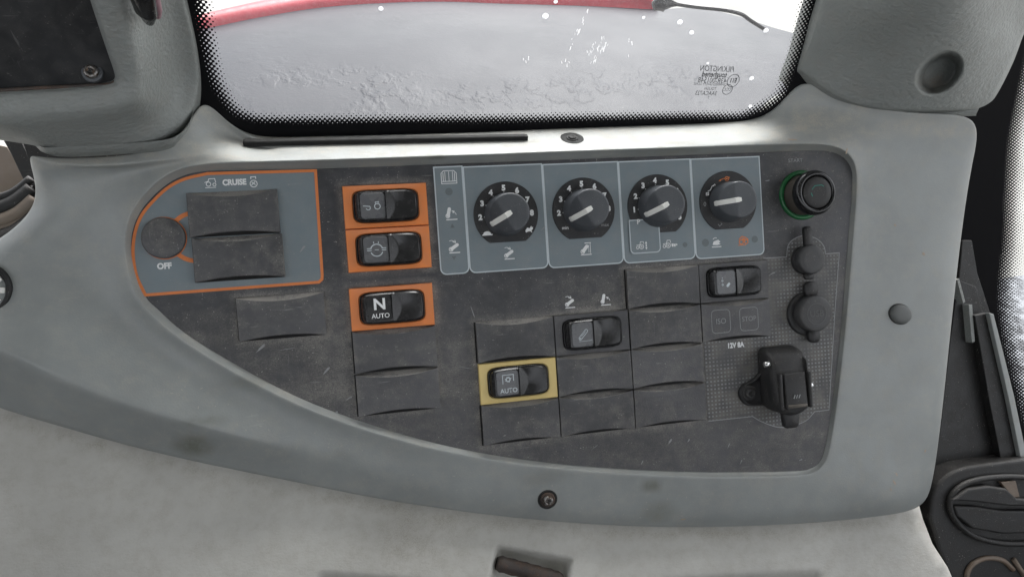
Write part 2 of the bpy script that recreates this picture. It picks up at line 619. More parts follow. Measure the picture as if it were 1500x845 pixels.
def symbol(kind, s=1.0):
    """white pictograms as flat strokes, millimetres; returns (verts, faces) in metres"""
    st_, fi = [], []        # strokes (pts, width, closed); fills
    if kind == 'book':
        st_ = [([(-3.6, -2.6), (-3.6, 2.2), (-2.4, 3.4), (2.4, 3.4), (3.6, 2.2), (3.6, -2.6)], .35, True),
               ([(-2.7, -1.7), (-2.7, 2.4)], .35, False), ([(2.7, -1.7), (2.7, 2.4)], .35, False),
               ([(-1.8, -1.5), (-1.8, 3.0)], .3, False), ([(1.8, -1.5), (1.8, 3.0)], .3, False),
               ([(0, -1.7), (0, 3.0)], .3, False), ([(-3.3, -1.6), (3.3, -1.6)], .35, False)]
    elif kind == 'lower':
        fi = [capsule(-1.2, -0.9, 2.1, 1.2, 1.0)]
        st_ = [(arc(-1.6, -1.2, 1.15, 0, 350), .45, True), ([(-2.8, -3.3), (3.6, -3.3)], .6, False),
               (arc(-1.2, 1.6, 2.3, 120, 50), .35, False), ([(-0.4, 3.2), (1.2, 2.6), (0.9, 4.0)], .5, False)]
    elif kind == 'raise':
        fi = [capsule(-1.9, -0.9, -1.0, 2.9, 1.0)]
        st_ = [(arc(-2.1, -1.1, 1.15, 0, 350), .45, True), ([(-3.2, -3.3), (3.4, -3.3)], .6, False),
               (arc(0.1, -1.4, 2.9, 15, 75), .35, False), ([(0.3, 1.6), (1.6, 1.5), (1.0, .4)], .55, False)]
    elif kind == 'limit':
        fi = [capsule(-1.9, -1.2, 0.4, 1.4, 1.1)]
        st_ = [(arc(-2.3, -1.6, 1.2, 0, 350), .45, True), ([(-3.6, -3.5), (3.2, -3.5)], .55, False),
               ([(-0.9, 3.5), (3.2, 3.5)], .55, False), ([(2.6, -2.8), (2.6, 3.0)], .35, False), ([(1.6, -2.3), (1.6, 2.2)], .3, False)]
    elif kind == 'tractor':
        st_ = [(arc(-1.2, -1.0, 1.7, 0, 345), .45, True), (arc(2.7, -1.6, 1.0, 0, 340), .4, True),
               ([(-2.6, 0.9), (-2.0, 2.9), (0.4, 2.9), (0.9, 0.9), (3.4, 0.6), (3.6, -0.6)], .4, False),
               (arc(-1.2, -1.0, .6, 0, 340), .35, True), ([(-3.6, .3), (-2.8, .9)], .4, False)]
    elif kind == 'tractor_updown':
        st_ = [(arc(-1.2, -.6, 1.5, 0, 345), .45, True), (arc(-4.0, -1.1, .9, 0, 340), .4, True),
               ([(-4.9, .5), (-2.3, .8), (-1.9, 2.7), (0.2, 2.7), (.6, 1.0)], .4, False), (arc(-1.2, -.6, .5, 0, 340), .35, True)]
        fi = [[(1.4, 1.2), (3.0, 1.2), (2.2, 3.0)], [(1.4, -1.2), (2.2, -3.0), (3.0, -1.2)], [(1.8, -.9), (2.6, -.9), (2.6, .9), (1.8, .9)]]
    elif kind == 'tractor_plough':
        st_ = [(arc(-1.2, -.6, 1.5, 0, 345), .45, True), (arc(-4.0, -1.1, .9, 0, 340), .4, True),
               ([(-4.9, .5), (-2.3, .8), (-1.9, 2.7), (0.2, 2.7), (.6, 1.0)], .4, False), (arc(-1.2, -.6, .5, 0, 340), .35, True)]
        fi = [[(1.2, -1.6), (2.4, -1.6), (2.6, .4), (1.0, .4)], [(2.8, -1.6), (3.8, -1.6), (4.0, .2), (2.8, .2)], [(4.2, -1.2), (5.4, -.4), (4.3, .4)]]
    elif kind == 'hare':
        fi = [[(-2.6, -.6), (-1.2, 1.2), (.6, .8), (1.6, 2.4), (2.0, 1.0), (2.8, 1.8), (2.6, .2), (1.6, -.8), (2.2, -2.4), (.6, -1.2), (-.8, -1.4), (-2.2, -2.0)]]
    elif kind == 'turtle':
        fi = [arc(0, -.4, 2.5, 0, 180, 12, 1.8) + [(-3.4, -.7), (-3.0, -1.2), (3.2, -1.2), (3.6, -.5)]]
    elif kind == 'cruise_tractor':
        st_ = [(arc(-1.0, -.6, 1.3, 0, 340), .45, True), (arc(2.4, -1.0, .9, 0, 340), .4, True), ([(-3.0, -2.7), (3.2, -2.7)], .4, False),
               ([(-3.2, .4), (-1.0, 1.2), (-.6, 2.6), (2.8, 2.6), (3.2, .2)], .45, False)]
    elif kind == 'engine_wheel':
        st_ = [(arc(0, -1.0, 2.2, 0, 345), .5, True), ([(-1.5, 2.0), (-1.5, 3.4), (1.5, 3.4), (1.5, 2.0)], .6, False),
               ([(-1.4, -1.9), (1.0, .2)], .5, False), ([(-1.2, .1), (1.2, -1.8)], .5, False)]
    elif kind == 'horn_hook':
        st_ = [(arc(-3.2, -1.0, 1.25, -170, 60), .4, False), ([(-6.2, .2), (-3.6, .0), (-2.4, -.2)], .4, False),
               (arc(2.3, -.3, 1.7, 0, 345), .45, True), ([(1.2, 1.4), (1.2, 2.4), (3.4, 2.4)], .35, False), ([(2.9, 2.8), (2.9, 1.7)], .35, False)]
    elif kind == 'diff':
        st_ = [(arc(0, -.2, 3.1, 20, 160), .45, False), (arc(0, -.2, 3.1, 200, 340), .45, False),
               ([(-4.9, .8), (-2.6, .8)], .4, False), ([(-4.9, -.2), (-2.6, -.2)], .4, False), ([(2.6, .8), (4.9, .8)], .4, False), ([(2.6, -.2), (4.9, -.2)], .4, False),
               ([(-1.3, 3.2), (-1.3, 4.3)], .35, False), ([(1.1, 3.2), (1.1, 4.3)], .35, False), ([(-1.0, 0), (1.0, 0)], .3, False)]
    elif kind == 'pto':
        st_ = [([(-3.8, -2.6), (-3.8, 3.4), (3.8, 3.4), (3.8, -.9)], .5, False), (arc(0, .2, 1.35, 0, 345), .7, True),
               ([(-2.3, .9), (-1.3, .6)], .45, False), ([(-2.3, -.4), (-1.3, -.2)], .45, False), ([(1.3, .6), (2.2, 1.1)], .45, False), ([(-.5, 1.5), (-.8, 2.2)], .45, False), ([(.6, 1.5), (.9, 2.1)], .45, False),
               ([(.6, -1.1), (.9, -1.8)], .45, False)]
    elif kind == 'pencil':
        c = capsule(-2.2, -2.2, 2.3, 2.4, 1.0)
        st_ = [(c, .4, True), (arc(-2.2, -2.2, .4, 0, 330), .3, True), ([(-1.4, -1.1), (1.9, 2.2)], .3, False), ([(-3.2, -4.2), (6.0, -4.2), (6.0, -3.4)], .25, False)]
    elif kind == 'dots':
        st_ = [([(-3.0, 2.6), (-3.0, 3.2)], .5, False), (arc(-3.0, 1.2, .5, 0, 330), .3, True), (arc(-3.0, -1.2, .5, 0, 330), .3, True)]
        fi = [capsule(.4, -2.0, 1.5, -.9, .8)]
    elif kind == 'hitch_orange':
        st_ = [(arc(2.6, .6, 1.5, 0, 345), .5, True), ([(-3.2, -.4), (-.4, .8), (1.0, .8)], .45, False), ([(3.6, 1.6), (5.0, 1.3)], .5, False)]
        fi = [[(-4.2, -.9), (-2.4, .5), (-2.2, -.9)], [(1.7, .1), (3.2, .1), (3.2, 1.2), (1.9, 1.0)]]
    elif kind == 'hitch_white':
        st_ = [([(-3.4, -2.2), (-1.2, -1.6), (.4, 1.4), (2.4, 2.4)], .5, False), ([(-4.8, -3.6), (-2.8, -3.2), (-2.8, -5.2), (-4.9, -5.4)], .5, True), ([(-4.6, -4.0), (-3.0, -5.0)], .4, False),
               ([(1.4, 1.2), (2.6, 2.8), (3.4, 1.8)], .5, False)]
    elif kind == 'hitch_low':
        fi = [[(-2.6, -1.6), (-1.8, .6), (1.6, 1.6), (3.2, .2), (1.8, -.4), (3.2, -1.4), (0.6, -1.9)]]
        st_ = [([(-3.2, -3.0), (3.6, -3.0)], .55, False), (arc(-.4, 1.0, 2.0, 150, 60), .4, False)]
    elif kind == 'hitch_high':
        st_ = [(arc(-1.6, -.8, 1.5, 0, 345), .6, True), (arc(2.0, -.8, 1.3, 0, 345), .6, True), ([(-3.2, .9), (-.8, 2.8), (1.6, 2.0), (3.6, .4)], .6, False), ([(-4.0, -2.9), (1.8, -2.9)], .45, False)]
        fi = [[(-1.2, .2), (1.4, .2), (1.0, 1.6), (-.6, 1.6)]]
    elif kind == 'tri_up':
        fi = [[(-1.5, -1.2), (1.5, -1.2), (0, 1.4)]]
    elif kind == 'tri_down':
        fi = [[(-1.5, 1.2), (0, -1.4), (1.5, 1.2)]]
    elif kind == 'lamp':
        fi = [arc(0, 0, 2.1, 0, 345, 20)]
    elif kind == 'small_curl':
        st_ = [([(-1.4, .6), (-.3, -.8), (1.4, .6), (.6, 1.2)], .35, False)]
    parts = []
    z = 0.0
    for f in fi:
        parts.append(poly([(x * s * MM, y * s * MM) for x, y in f], z))
        z += 4e-6
    for pts, wd, cl in st_:
        parts.append(ribbon([(x * s * MM, y * s * MM) for x, y in pts], wd * s * MM, z, cl))
        z += 4e-6
    return join(*parts)


def moved(vf, dx=0.0, dy=0.0, dz=0.0, rot=0.0):
    c, s = math.cos(rot), math.sin(rot)
    return [(x * c - y * s + dx, x * s + y * c + dy, z + dz) for x, y, z in vf[0]], vf[1]


def print_symbol(kind, p, parent, s=1.0, mat='white', rot=0.0, name='symbol'):
    v, f = moved(symbol(kind, s), *p, rot=rot)
    return mesh(name, v, f, mat, parent, smooth=False)


def print_text(txt, size, p, parent, mat='white', bold=0.0, align='CENTER', mirror=False, name='lettering', rot=0.0, space=1.0, xs=1.0, shear=0.0, thick=0.0):
    cu = bpy.data.curves.new(name, 'FONT')
    cu.body = txt
    cu.size = 1.0
    cu.align_x = align
    cu.align_y = 'CENTER'
    cu.offset = bold
    cu.space_character = space
    cu.shear = shear
    cu.resolution_u = 4
    cu.extrude = thick
    ob = bpy.data.objects.new('tmp', cu)
    COL.objects.link(ob)
    dg = bpy.context.evaluated_depsgraph_get()
    me = bpy.data.meshes.new_from_object(ob.evaluated_get(dg))
    bpy.data.objects.remove(ob)
    bpy.data.curves.remove(cu)
    me.name = name
    T = Matrix.Translation(Vector(p)) @ Matrix.Rotation(rot, 4, 'Z') @ Matrix.Diagonal((size * xs * (-1 if mirror else 1), size, size, 1))
    me.transform(T)
    if mirror:
        me.flip_normals()
    me.materials.clear()
    me.materials.append(MT[mat])
    o = bpy.data.objects.new(name, me)
    COL.objects.link(o)
    o.parent = parent
    return o


def cdt_mesh(outline, holes=(), step=0.003, extra=None, jitter=0.0):
    """triangulates an outline (2-D, metres) with an inner grid; returns pts (n,2), faces"""
    pts = [Vector((float(a), float(b))) for a, b in outline]
    edges = [(i, (i + 1) % len(pts)) for i in range(len(pts))]
    for h in holes:
        b = len(pts)
        pts += [Vector((float(a), float(c))) for a, c in h]
        edges += [(b + i, b + (i + 1) % len(h)) for i in range(len(h))]
    O = np.array([(p.x, p.y) for p in pts[:len(outline)]])
    lo, hi = O.min(0), O.max(0)
    gx = np.arange(lo[0], hi[0], step)
    gy = np.arange(lo[1], hi[1], step)
    G = np.array([(x + (step / 2 if j % 2 else 0), y) for j, y in enumerate(gy) for x in gx])
    if extra is not None and len(extra):
        G = np.vstack([G, extra])
    ins = inside(G, O)
    for h in holes:
        ins &= ~inside(G, np.array([(float(a), float(b)) for a, b in h]))
    G = G[ins]
    d = edge_dist(G, O)
    G = G[d > step * 0.45]
    for h in holes:
        if len(G):
            G = G[edge_dist(G, np.array([(float(a), float(b)) for a, b in h])) > step * 0.3]
    pts += [Vector((float(a), float(b))) for a, b in G]
    r = delaunay_2d_cdt(pts, edges, [], 1 if not holes else 2 if False else 1, 1e-7)
    V = np.array([(v.x, v.y) for v in r[0]])
    F = [tuple(f) for f in r[2]]
    if holes:
        c = np.array([V[list(f)].mean(0) for f in F])
        keep = np.ones(len(F), bool)
        for h in holes:
            keep &= ~inside(c, np.array([(float(a), float(b)) for a, b in h]))
        F = [f for f, k_ in zip(F, keep) if k_]
    return V, F


def inside(G, O):
    x, y = G[:, 0], G[:, 1]
    r = np.zeros(len(G), bool)
    n = len(O)
    for i in range(n):
        x0, y0 = O[i]
        x1, y1 = O[(i + 1) % n]
        c = (y0 > y) != (y1 > y)
        if y1 != y0:
            r ^= c & (x < (x1 - x0) * (y - y0) / (y1 - y0) + x0)
    return r


def edge_dist(G, O, closed=True):
    best = np.full(len(G), 1e9)
    n = len(O)
    for i in range(n if closed else n - 1):
        a, b = O[i], O[(i + 1) % n]
        ab = b - a
        L2 = float(ab @ ab) + 1e-18
        t = np.clip(((G - a) @ ab) / L2, 0, 1)
        d = np.linalg.norm(G - (a + t[:, None] * ab), axis=1)
        best = np.minimum(best, d)
    return best


def rbf_height(ctrl):
    """smooth height (mm) over photo positions from (x, y, w) control points: thin-plate spline"""
    c = np.array(ctrl, float)
    X = c[:, :2] / 500.0
    n = len(X)
    d = np.linalg.norm(X[:, None] - X[None], axis=2)
    K = np.where(d > 0, d * d * np.log(d + 1e-12), 0) + np.eye(n) * 1e-3
    A = np.zeros((n + 3, n + 3))
    A[:n, :n] = K
    A[:n, n] = 1
    A[:n, n + 1:] = X
    A[n, :n] = 1
    A[n + 1:, :n] = X.T
    s = np.linalg.solve(A, np.concatenate([c[:, 2], np.zeros(3)]))

    def h(x, y):
        q = np.stack([np.asarray(x, float), np.asarray(y, float)], -1) / 500.0
        dd = np.linalg.norm(q[..., None, :] - X, axis=-1)
        return (np.where(dd > 0, dd * dd * np.log(dd + 1e-12), 0) @ s[:n]) + s[n] + q @ s[n + 1:]
    return h


def patch(name, outline_px, height, mat, step=8, thick=20, extra=None, at=None, parent=None, dust=None, holes=()):
    """moulded sheet: outline traced on the photo, every vertex at its own height, edges returned backwards"""
    at = np.array(at if at is not None else (0, 0, 0), float)
    V2, F = cdt_mesh(outline_px, holes, step, extra)
    W = height(V2[:, 0], V2[:, 1])
    V = [P(x, y, w) - at for (x, y), w in zip(V2, W)]
    # orientation: photo y runs down, so turn the triangles round
    F = [tuple(reversed(f)) for f in F]
    # skirt
    n0 = len(V)
    cnt = {}
    for f in F:
        for i in range(len(f)):
            e = (f[i], f[(i + 1) % len(f)])
            cnt[tuple(sorted(e))] = cnt.get(tuple(sorted(e)), 0) + 1
    bnd = set()
    dirs = []
    for f in F:
        for i in range(len(f)):
            a, b = f[i], f[(i + 1) % len(f)]
            if cnt[tuple(sorted((a, b)))] == 1:
                dirs.append((a, b))
                bnd |= {a, b}
    mp = {}
    for b in sorted(bnd):
        mp[b] = len(V)
        V.append(V[b] - np.array((0, 0, thick * MM)))
    nf = len(F)
    F += [(b, a, mp[a], mp[b]) for a, b in dirs]
    o = mesh(name, V, F, mat, parent, at=at)
    o.data.polygons.foreach_set('use_smooth', [True] * nf + [False] * (len(F) - nf))
    if dust is not None:
        at_ = o.data.attributes.new('dust', 'FLOAT', 'POINT')
        vals = np.zeros(len(V))
        vals[:n0] = dust(V2[:, 0], V2[:, 1])
        at_.data.foreach_set('value', vals)
    return o


def cellpt(i, j):
    """corner of the switch grid: i columns, j rows from the top of the third column's first blank"""
    return np.array((i * CELL, -j * CH, 0.0))


# ------------------------------------------------------------------ planes of the place
UP = np.array((0, ct, st))            # world up in panel space
BACK = np.array((0, st, -ct))         # away from the driver, level
DECK0 = P(800, 221, 8)
G0 = on_plane(800, 189, DECK0, UP) + BACK * 0.002


def D(x, y):
    return on_plane(x, y, DECK0, UP)


def G(x, y, off=0.0):
    return on_plane(x, y, G0 - BACK * off * MM, BACK)


# ------------------------------------------------------------------ outside: yard, mudguard
def to_world(p):
    return M @ Vector(tuple(p))


gv = [(-80, -80, 0), (80, -80, 0), (80, 120, 0), (-80, 120, 0)]
yard = mesh('ground', gv, [(0, 1, 2, 3)], 'yard', world_space=True)
yard['kind'] = 'structure'

camw = to_world(CC)
MZ = camw.z - 0.50


def level(x, y, z):
    """point of world height z seen at x, y"""
    d = (M.to_3x3() @ Vector(tuple(ray(x, y))))
    return camw + d * ((z - camw.z) / d.z)


def to_px(wp):
    q_ = M.inverted() @ Vector(tuple(wp))
    d = AX.T @ (np.array(q_) - CC)
    return 750 + FOC * d[0] / d[2], 422.5 + FOC * d[1] / d[2]


edge_px = [(150, 80), (230, 58), (303, 42), (380, 26), (467, 12), (560, 5), (650, 3), (740, 6), (850, 9), (957, 14), (1020, 12), (1080, 24), (1130, 40), (1190, 58), (1280, 95)]
_gp = [level(x, y, 0.004) for x, y in ((1420, 415), (1520, 400), (1700, 390), (1900, 700), (1500, 900), (1380, 860))]
_go = mesh('gravel_verge', [tuple(q) for q in _gp], [(5, 4, 3, 2, 1, 0)], 'gravel', world_space=True)
_go['kind'] = 'structure'
edge_s = smooth_line(edge_px, 14)
nr = 34
V, F, wet = [], [], []
far = [level(x, y, MZ) for x, y in edge_s]
near = [level(x, 300, MZ - 0.02) for x, y in edge_s]
nr = 90
for k in range(nr):
    t = (k / (nr - 1)) ** 1.3
    for a, b in zip(far, near):
        p = a.lerp(b, t)
        p.z += 0.05 * math.sin(min(1, t * 1.2) * math.pi) * 0.6
        V.append(tuple(p))
        ex_, ey_ = to_px(p)
        wet.append(math.exp(-((ey_ - 128) / 26) ** 2) * min(1, max(0, (ex_ - 330) / 120)) + 0.15)
nc = len(edge_s)
F = [(k * nc + i, (k + 1) * nc + i, (k + 1) * nc + i + 1, k * nc + i + 1) for k in range(nr - 1) for i in range(nc - 1)]
mud = bpy.data.objects.new('mudguard', None)
COL.objects.link(mud)
mud.location = far[nc // 2]
tag(mud, 'wet dark mudguard with a red rim seen outside through the upper window', 'mudguard')
off = Vector(far[nc // 2])
o = mesh('mudguard_top', [tuple(Vector(v) - off) for v in V], F, 'mud', mud)
a_ = o.data.attributes.new('wet', 'FLOAT', 'POINT')
a_.data.foreach_set('value', wet)
# rolled red rim
rim_lo = smooth_line([(150, 80), (230, 58), (303, 42), (380, 26), (467, 12), (560, 5), (650, 3), (740, 6), (850, 9), (957, 14)], 5)
rim_hi = smooth_line([(150, 66), (230, 42), (297, 25), (345, 13), (395, 2), (500, -14), (620, -20), (740, -16), (850, -6), (965, 9)], 5)
A = [level(x, y, MZ + 0.004) for x, y in [(q_[0], q_[1] - 4) for q_ in rim_lo]]
B = [level(x, y, MZ + 0.010) for x, y in rim_hi]
rings = []
for t, hz in ((0, -0.006), (0, 0.0), (0.15, 0.008), (0.5, 0.014), (0.85, 0.008), (1.0, -0.004), (1.0, -0.08)):
    rings.append([tuple(a.lerp(b, t) + Vector((0, 0, hz)) - off) for a, b in zip(A, B)])
v, f = loft(rings, closed=False)
mesh('red_rim', v, f, 'red', mud)

# ------------------------------------------------------------------ unseen cab round the driver, added to block and shape the light
def box_world(name, lo, hi, mat, kind='structure'):
    x0, y0, z0 = lo
    x1, y1, z1 = hi
    v = [(x0, y0, z0), (x1, y0, z0), (x1, y1, z0), (x0, y1, z0), (x0, y0, z1), (x1, y0, z1), (x1, y1, z1), (x0, y1, z1)]
    f = [(0, 3, 2, 1), (4, 5, 6, 7), (0, 1, 5, 4), (1, 2, 6, 5), (2, 3, 7, 6), (3, 0, 4, 7)]
    o = mesh(name, v, f, mat, world_space=True, smooth=False)
    o['kind'] = kind
    return o


gw = to_world(G0)
box_world('cab_roof_blocker', (-0.95, -1.35, 2.78), (0.95, gw.y + 0.30, 2.84), 'cover')
box_world('cab_floor_blocker', (-0.95, -1.35, 0.95), (0.95, gw.y - 0.06, 1.0), 'dark')

box_world('cab_rear_blocker', (-0.95, -1.40, 1.0), (0.95, -1.355, 2.28), 'dark')  # unseen walls, heights shaped to darken what faces them
box_world('cab_left_blocker', (-1.0, -1.35, 1.0), (-0.955, -0.05, 2.34), 'dark')
box_world('cab_right_blocker', (0.955, -1.35, 1.0), (1.0, -0.20, 1.92), 'dark')

# bent dark sheet added behind the panel and trims so gaps show dark
v = [P(*q) for q in ((-200, 470, -45), (-30, 330, -45), (80, 250, -45), (420, 240, -42), (1180, 215, -42), (1320, 190, -50), (1420, 230, -60), (1400, 420, -70),
                     (1380, 600, -75), (1500, 640, -80), (1700, 640, -80), (1700, 1100, -60), (-200, 1100, -60))]
vb = [q - np.array((0, 0, 0.004)) for q in v]
n = len(v)
f = [tuple(range(n)), tuple(range(2 * n - 1, n - 1, -1))] + [(i, n + i, n + (i + 1) % n, (i + 1) % n) for i in range(n)]
o = mesh('dark_backing_sheet', v + vb, f, 'dark', smooth=False)
o['kind'] = 'structure'

# ------------------------------------------------------------------ dashboard trim (the large moulding round the panel)
K = [
    # R0 panel edge,   R1 crest,          R2 outer field,      R3 shoulder,          R4 silhouette
    ((462, 249), (457, 235, 8), (452, 228, 'D'), (447, 215, 'D'), (442, 200, 'D')),
    ((550, 246), (548, 232, 8), (545, 225, 'D'), (542, 211, 'D'), (540, 198.3, 'D')),
    ((635, 243), (635, 229, 8), (635, 222, 'D'), (634, 208, 'D'), (632, 196, 'D')),
    ((720, 240), (720, 226.5, 8), (720, 219, 'D'), (720, 205, 'D'), (720, 193.5, 'D')),
    ((800, 237), (800, 223, 8), (800, 216, 'D'), (800, 203, 'D'), (800, 189, 'D')),
    ((950, 231), (950, 218, 8), (950, 211, 'D'), (950, 198, 'D'), (950, 184, 'D')),
    ((1060, 226.5), (1060, 214, 8), (1060, 207, 'D'), (1058, 194, 'D'), (1055, 180, 'D')),
    ((1130, 224), (1130, 212, 8), (1130, 205, 7), (1122, 188, -8), (1110, 176, 'G')),
    ((1190, 221.5), (1191, 210, 8), (1193, 202, 7), (1170, 172, -4), (1143, 156, 'G')),
    ((1220, 224), (1225, 213, 7), (1232, 204, 5), (1208, 155, -4), (1175, 112, 'G')),
    ((1236, 233), (1245, 225, 6), (1257, 212, 4), (1242, 165, 0), (1212, 134, 1)),
    ((1245, 246), (1254, 242, 5), (1270, 233, 3), (1290, 182, 3), (1262, 155, 6)),
    ((1247, 262), (1256, 262, 2.4), (1277, 260, 1.4), (1355, 192, 2), (1352, 168, 8)),
    ((1245, 300), (1254, 300, 2.4), (1280, 300, 1.4), (1422, 190, 2), (1443, 164, 7)),
    ((1240, 360), (1249, 360, 2.4), (1280, 360, 1.4), (1408, 270, 1), (1424, 236, -4)),
    ((1233, 450), (1242, 450, 2.4), (1275, 450, 1.4), (1393, 375, 0), (1408, 345, -5)),
    ((1225, 530), (1234, 530, 2.4), (1270, 530, 1.4), (1380, 495, -0.5), (1394, 475, -6)),
    ((1215, 610), (1224, 610, 2.4), (1262, 610, 1.4), (1368, 610, -0.5), (1381, 605, -6)),
    ((1207, 655), (1216, 659, 2.4), (1255, 680, 1.4), (1354, 705, -0.5), (1367, 712, -6)),
    ((1200, 675), (1208, 682, 2.4), (1235, 710, 1.4), (1338, 735, -0.5), (1353, 747, -6)),
    ((1186, 685), (1191, 694, 2.4), (1205, 715, 1.4), (1280, 744, -1), (1285, 757, -6)),
    ((1165, 688.5), (1167, 697.5, 2.4), (1165, 718, 1.4), (1190, 754, -1), (1195, 766, -6)),
    ((1080, 690), (1080, 699, 2.4), (1080, 718, 1.4), (1090, 760, -1), (1092, 771, -6)),
    ((1000, 689), (1000, 698, 2.4), (1000, 718, 1.4), (985, 762, -1), (985, 773, -6)),
    ((900, 684), (898, 693, 2.4), (895, 713, 1.4), (880, 758, -1), (878, 769, -6)),
    ((800, 675), (796, 684.5, 2.4), (790, 705, 1.4), (770, 748, -1), (767, 760, -6)),
    ((700, 660), (695, 670, 2.4), (688, 690, 1.4), (665, 733, -1), (658, 747, -6)),
    ((600, 637), (594, 648, 4.5), (585, 666, 2), (558, 700, 0), (540, 729, -6)),
    ((500, 605), (493, 616, 4.5), (480, 632, 2), (440, 662, 2), (422, 704, -6)),
    ((420, 572), (412, 583, 5), (395, 599, 1.5), (330, 635, 7), (308, 682, -8)),
    ((330, 523), (320, 533, 5), (298, 550, 1), (220, 606, 10), (190, 655, -8)),
    ((270, 485), (259, 494, 5), (232, 510, 0), (110, 566, 14), (70, 620, -8)),
    ((235, 454), (222, 462, 5), (188, 475, -1), (40, 530, 17), (-20, 594, -7)),
    ((212, 431), (198, 436, 5), (155, 440, -1.5), (-35, 500, 17), (-70, 565, -6)),
    ((200, 397), (187, 398, 5), (135, 398, -2), (-40, 450, 6), (-90, 450, 0)),
    ((194.5, 365), (181, 364, 5), (128, 355, -2), (-20, 385, 4), (-60, 380, -4)),
    ((196, 340), (183, 335, 5.5), (128, 325, -2), (45, 345, 3), (5, 349, -4)),
    ((205, 315), (193, 307, 6), (142, 297, -1), (76, 305, 2), (56, 302, -6)),
    ((222, 293), (211, 283, 6), (160, 270, 0), (66, 262, 4), (49, 255, -4)),
    ((244, 273), (234, 261, 6.5), (190, 252, 1), (64, 240, 10), (38, 222, 6)),
    ((268, 259), (260, 247, 7), (222, 246, 3), (115, 246, 11), (64, 234, 6)),
    ((300, 252), (295, 240, 7.5), (262, 236, 5), (222, 237, 10), (205, 229, 5)),
    ((345, 251), (342, 238, 8), (325, 230, 7), (283, 218, 5), (268, 203, 6)),
    ((380, 250), (377, 237, 8), (364, 228, 'D'), (306, 195, -8), (291, 145, 1)),
    ((415, 250), (411, 236, 8), (400, 228, 'D'), (350, 205, -22), (314, 158, 'G')),
    ((438, 249.5), (434, 235.5, 8), (425, 228, 'D'), (400, 218, 'D'), (357, 203, 'G')),
]


def p3(q):
    if len(q) == 2:
        return P(q[0], q[1], -1.5)
    if q[2] == 'D':
        return D(q[0], q[1])
    if q[2] == 'G':
        return G(q[0], q[1], 1.0)
    return P(*q)


nk = len(K)
rows = [[p3(st_[r]) for st_ in K] for r in range(5)]
# extra rings: under the panel edge, mid wall, mid field, back skirt
r_in = [P(st_[0][0], st_[0][1], -6) for st_ in K]
mid = [(a * 0.5 + b * 0.5) for a, b in zip(rows[2], rows[3])]
wall = [(a * 0.30 + b * 0.70) + np.array((0, 0, -0.0006)) for a, b in zip(rows[0], rows[1])]
sk1 = [a + np.array((0, 0, -0.012)) for a in rows[4]]
sk2 = [a + np.array((0, 0, -0.030)) for a in rows[4]]
rings = [r_in, rows[0], wall, rows[1], rows[2], mid, rows[3], rows[4], sk1, sk2]
v, f = loft(rings)
f = [tuple(reversed(q)) for q in f]
cr = {}
for i in range(nk):
    j = (i + 1) % nk
    cr[(1 * nk + i, 1 * nk + j)] = 0.6
    cr[(3 * nk + i, 3 * nk + j)] = 0.45
    cr[(7 * nk + i, 7 * nk + j)] = 0.55
    if 28 <= i <= 33:
        cr[(6 * nk + i, 6 * nk + j)] = 0.6
trim = mesh('dashboard_trim', v, f, 'trim', sub=3, crease=cr)
tag(trim, 'grey moulded dashboard surround that frames the black switch panel', 'dashboard trim')
# field dirt: light brown film on the level ledge under the window, along the rim
dg = bpy.context.evaluated_depsgraph_get()
me = bpy.data.meshes.new_from_object(trim.evaluated_get(dg), depsgraph=dg)
trim.modifiers.clear()
trim.data = me
me.name = 'dashboard_trim'
co = np.empty(len(me.vertices) * 3)
me.vertices.foreach_get('co', co)
co = co.reshape(-1, 3)
outl = np.array([r[:2] for r in rows[0]])
dd = edge_dist(co[:, :2], outl)
dust = np.clip(1 - dd / 0.006, 0, 1) * 0.28
deck = np.clip((co[:, 1] - P(800, 224, 8)[1]) / 0.004, 0, 1)
dust += deck * 0.38
dust += np.clip(1 - edge_dist(co[:, :2], np.array([P(1150, 190, 0)[:2], P(1260, 215, 2)[:2]]), False) / 0.016, 0, 1) * 0.45
a_ = me.attributes.new('dust', 'FLOAT', 'POINT')
a_.data.foreach_set('value', dust)
st_at = me.attributes.new('stain', 'FLOAT', 'POINT')
st_v = np.zeros(len(co))
for x_, y_, rx_, ry_, k_ in ((281, 655, 24, 15, .8), (300, 615, 26, 6, .45), (955, 712, 12, 10, .7), (968, 752, 24, 16, .45), (505, 668, 10, 7, .3), (1210, 232, 30, 10, .3), (640, 232, 12, 3, .6), (980, 222, 60, 4, .4), (800, 700, 30, 10, .25), (360, 560, 30, 10, .3)):
    c_ = P(x_, y_, 3)
    rx_, ry_ = rx_ * .00043, ry_ * .00043
    st_v = np.maximum(st_v, k_ * np.clip(1.6 - np.hypot((co[:, 0] - c_[0]) / rx_, (co[:, 1] - c_[1]) / ry_) * 1.1, 0, 1))
st_at.data.foreach_set('value', st_v)
bvh_trim = BVHTree.FromPolygons([tuple(c) for c in co], [tuple(p.vertices) for p in me.polygons])


def hit(bvh, x, y):
    d = Vector(tuple(ray(x, y))).normalized()
    loc, nrm, i, dist = bvh.ray_cast(Vector(tuple(CC)), d)
    if loc is None:
        loc, nrm = Vector(tuple(P(x, y, 0))), Vector((0, 0, 1))
    if nrm.dot(d) > 0:
        nrm = -nrm
    return loc, nrm


def frame_at(loc, nrm, spin=0.0):
    q = nrm.to_track_quat('Z', 'Y').to_matrix().to_4x4()
    return Matrix.Translation(loc) @ q @ Matrix.Rotation(spin, 4, 'Z')


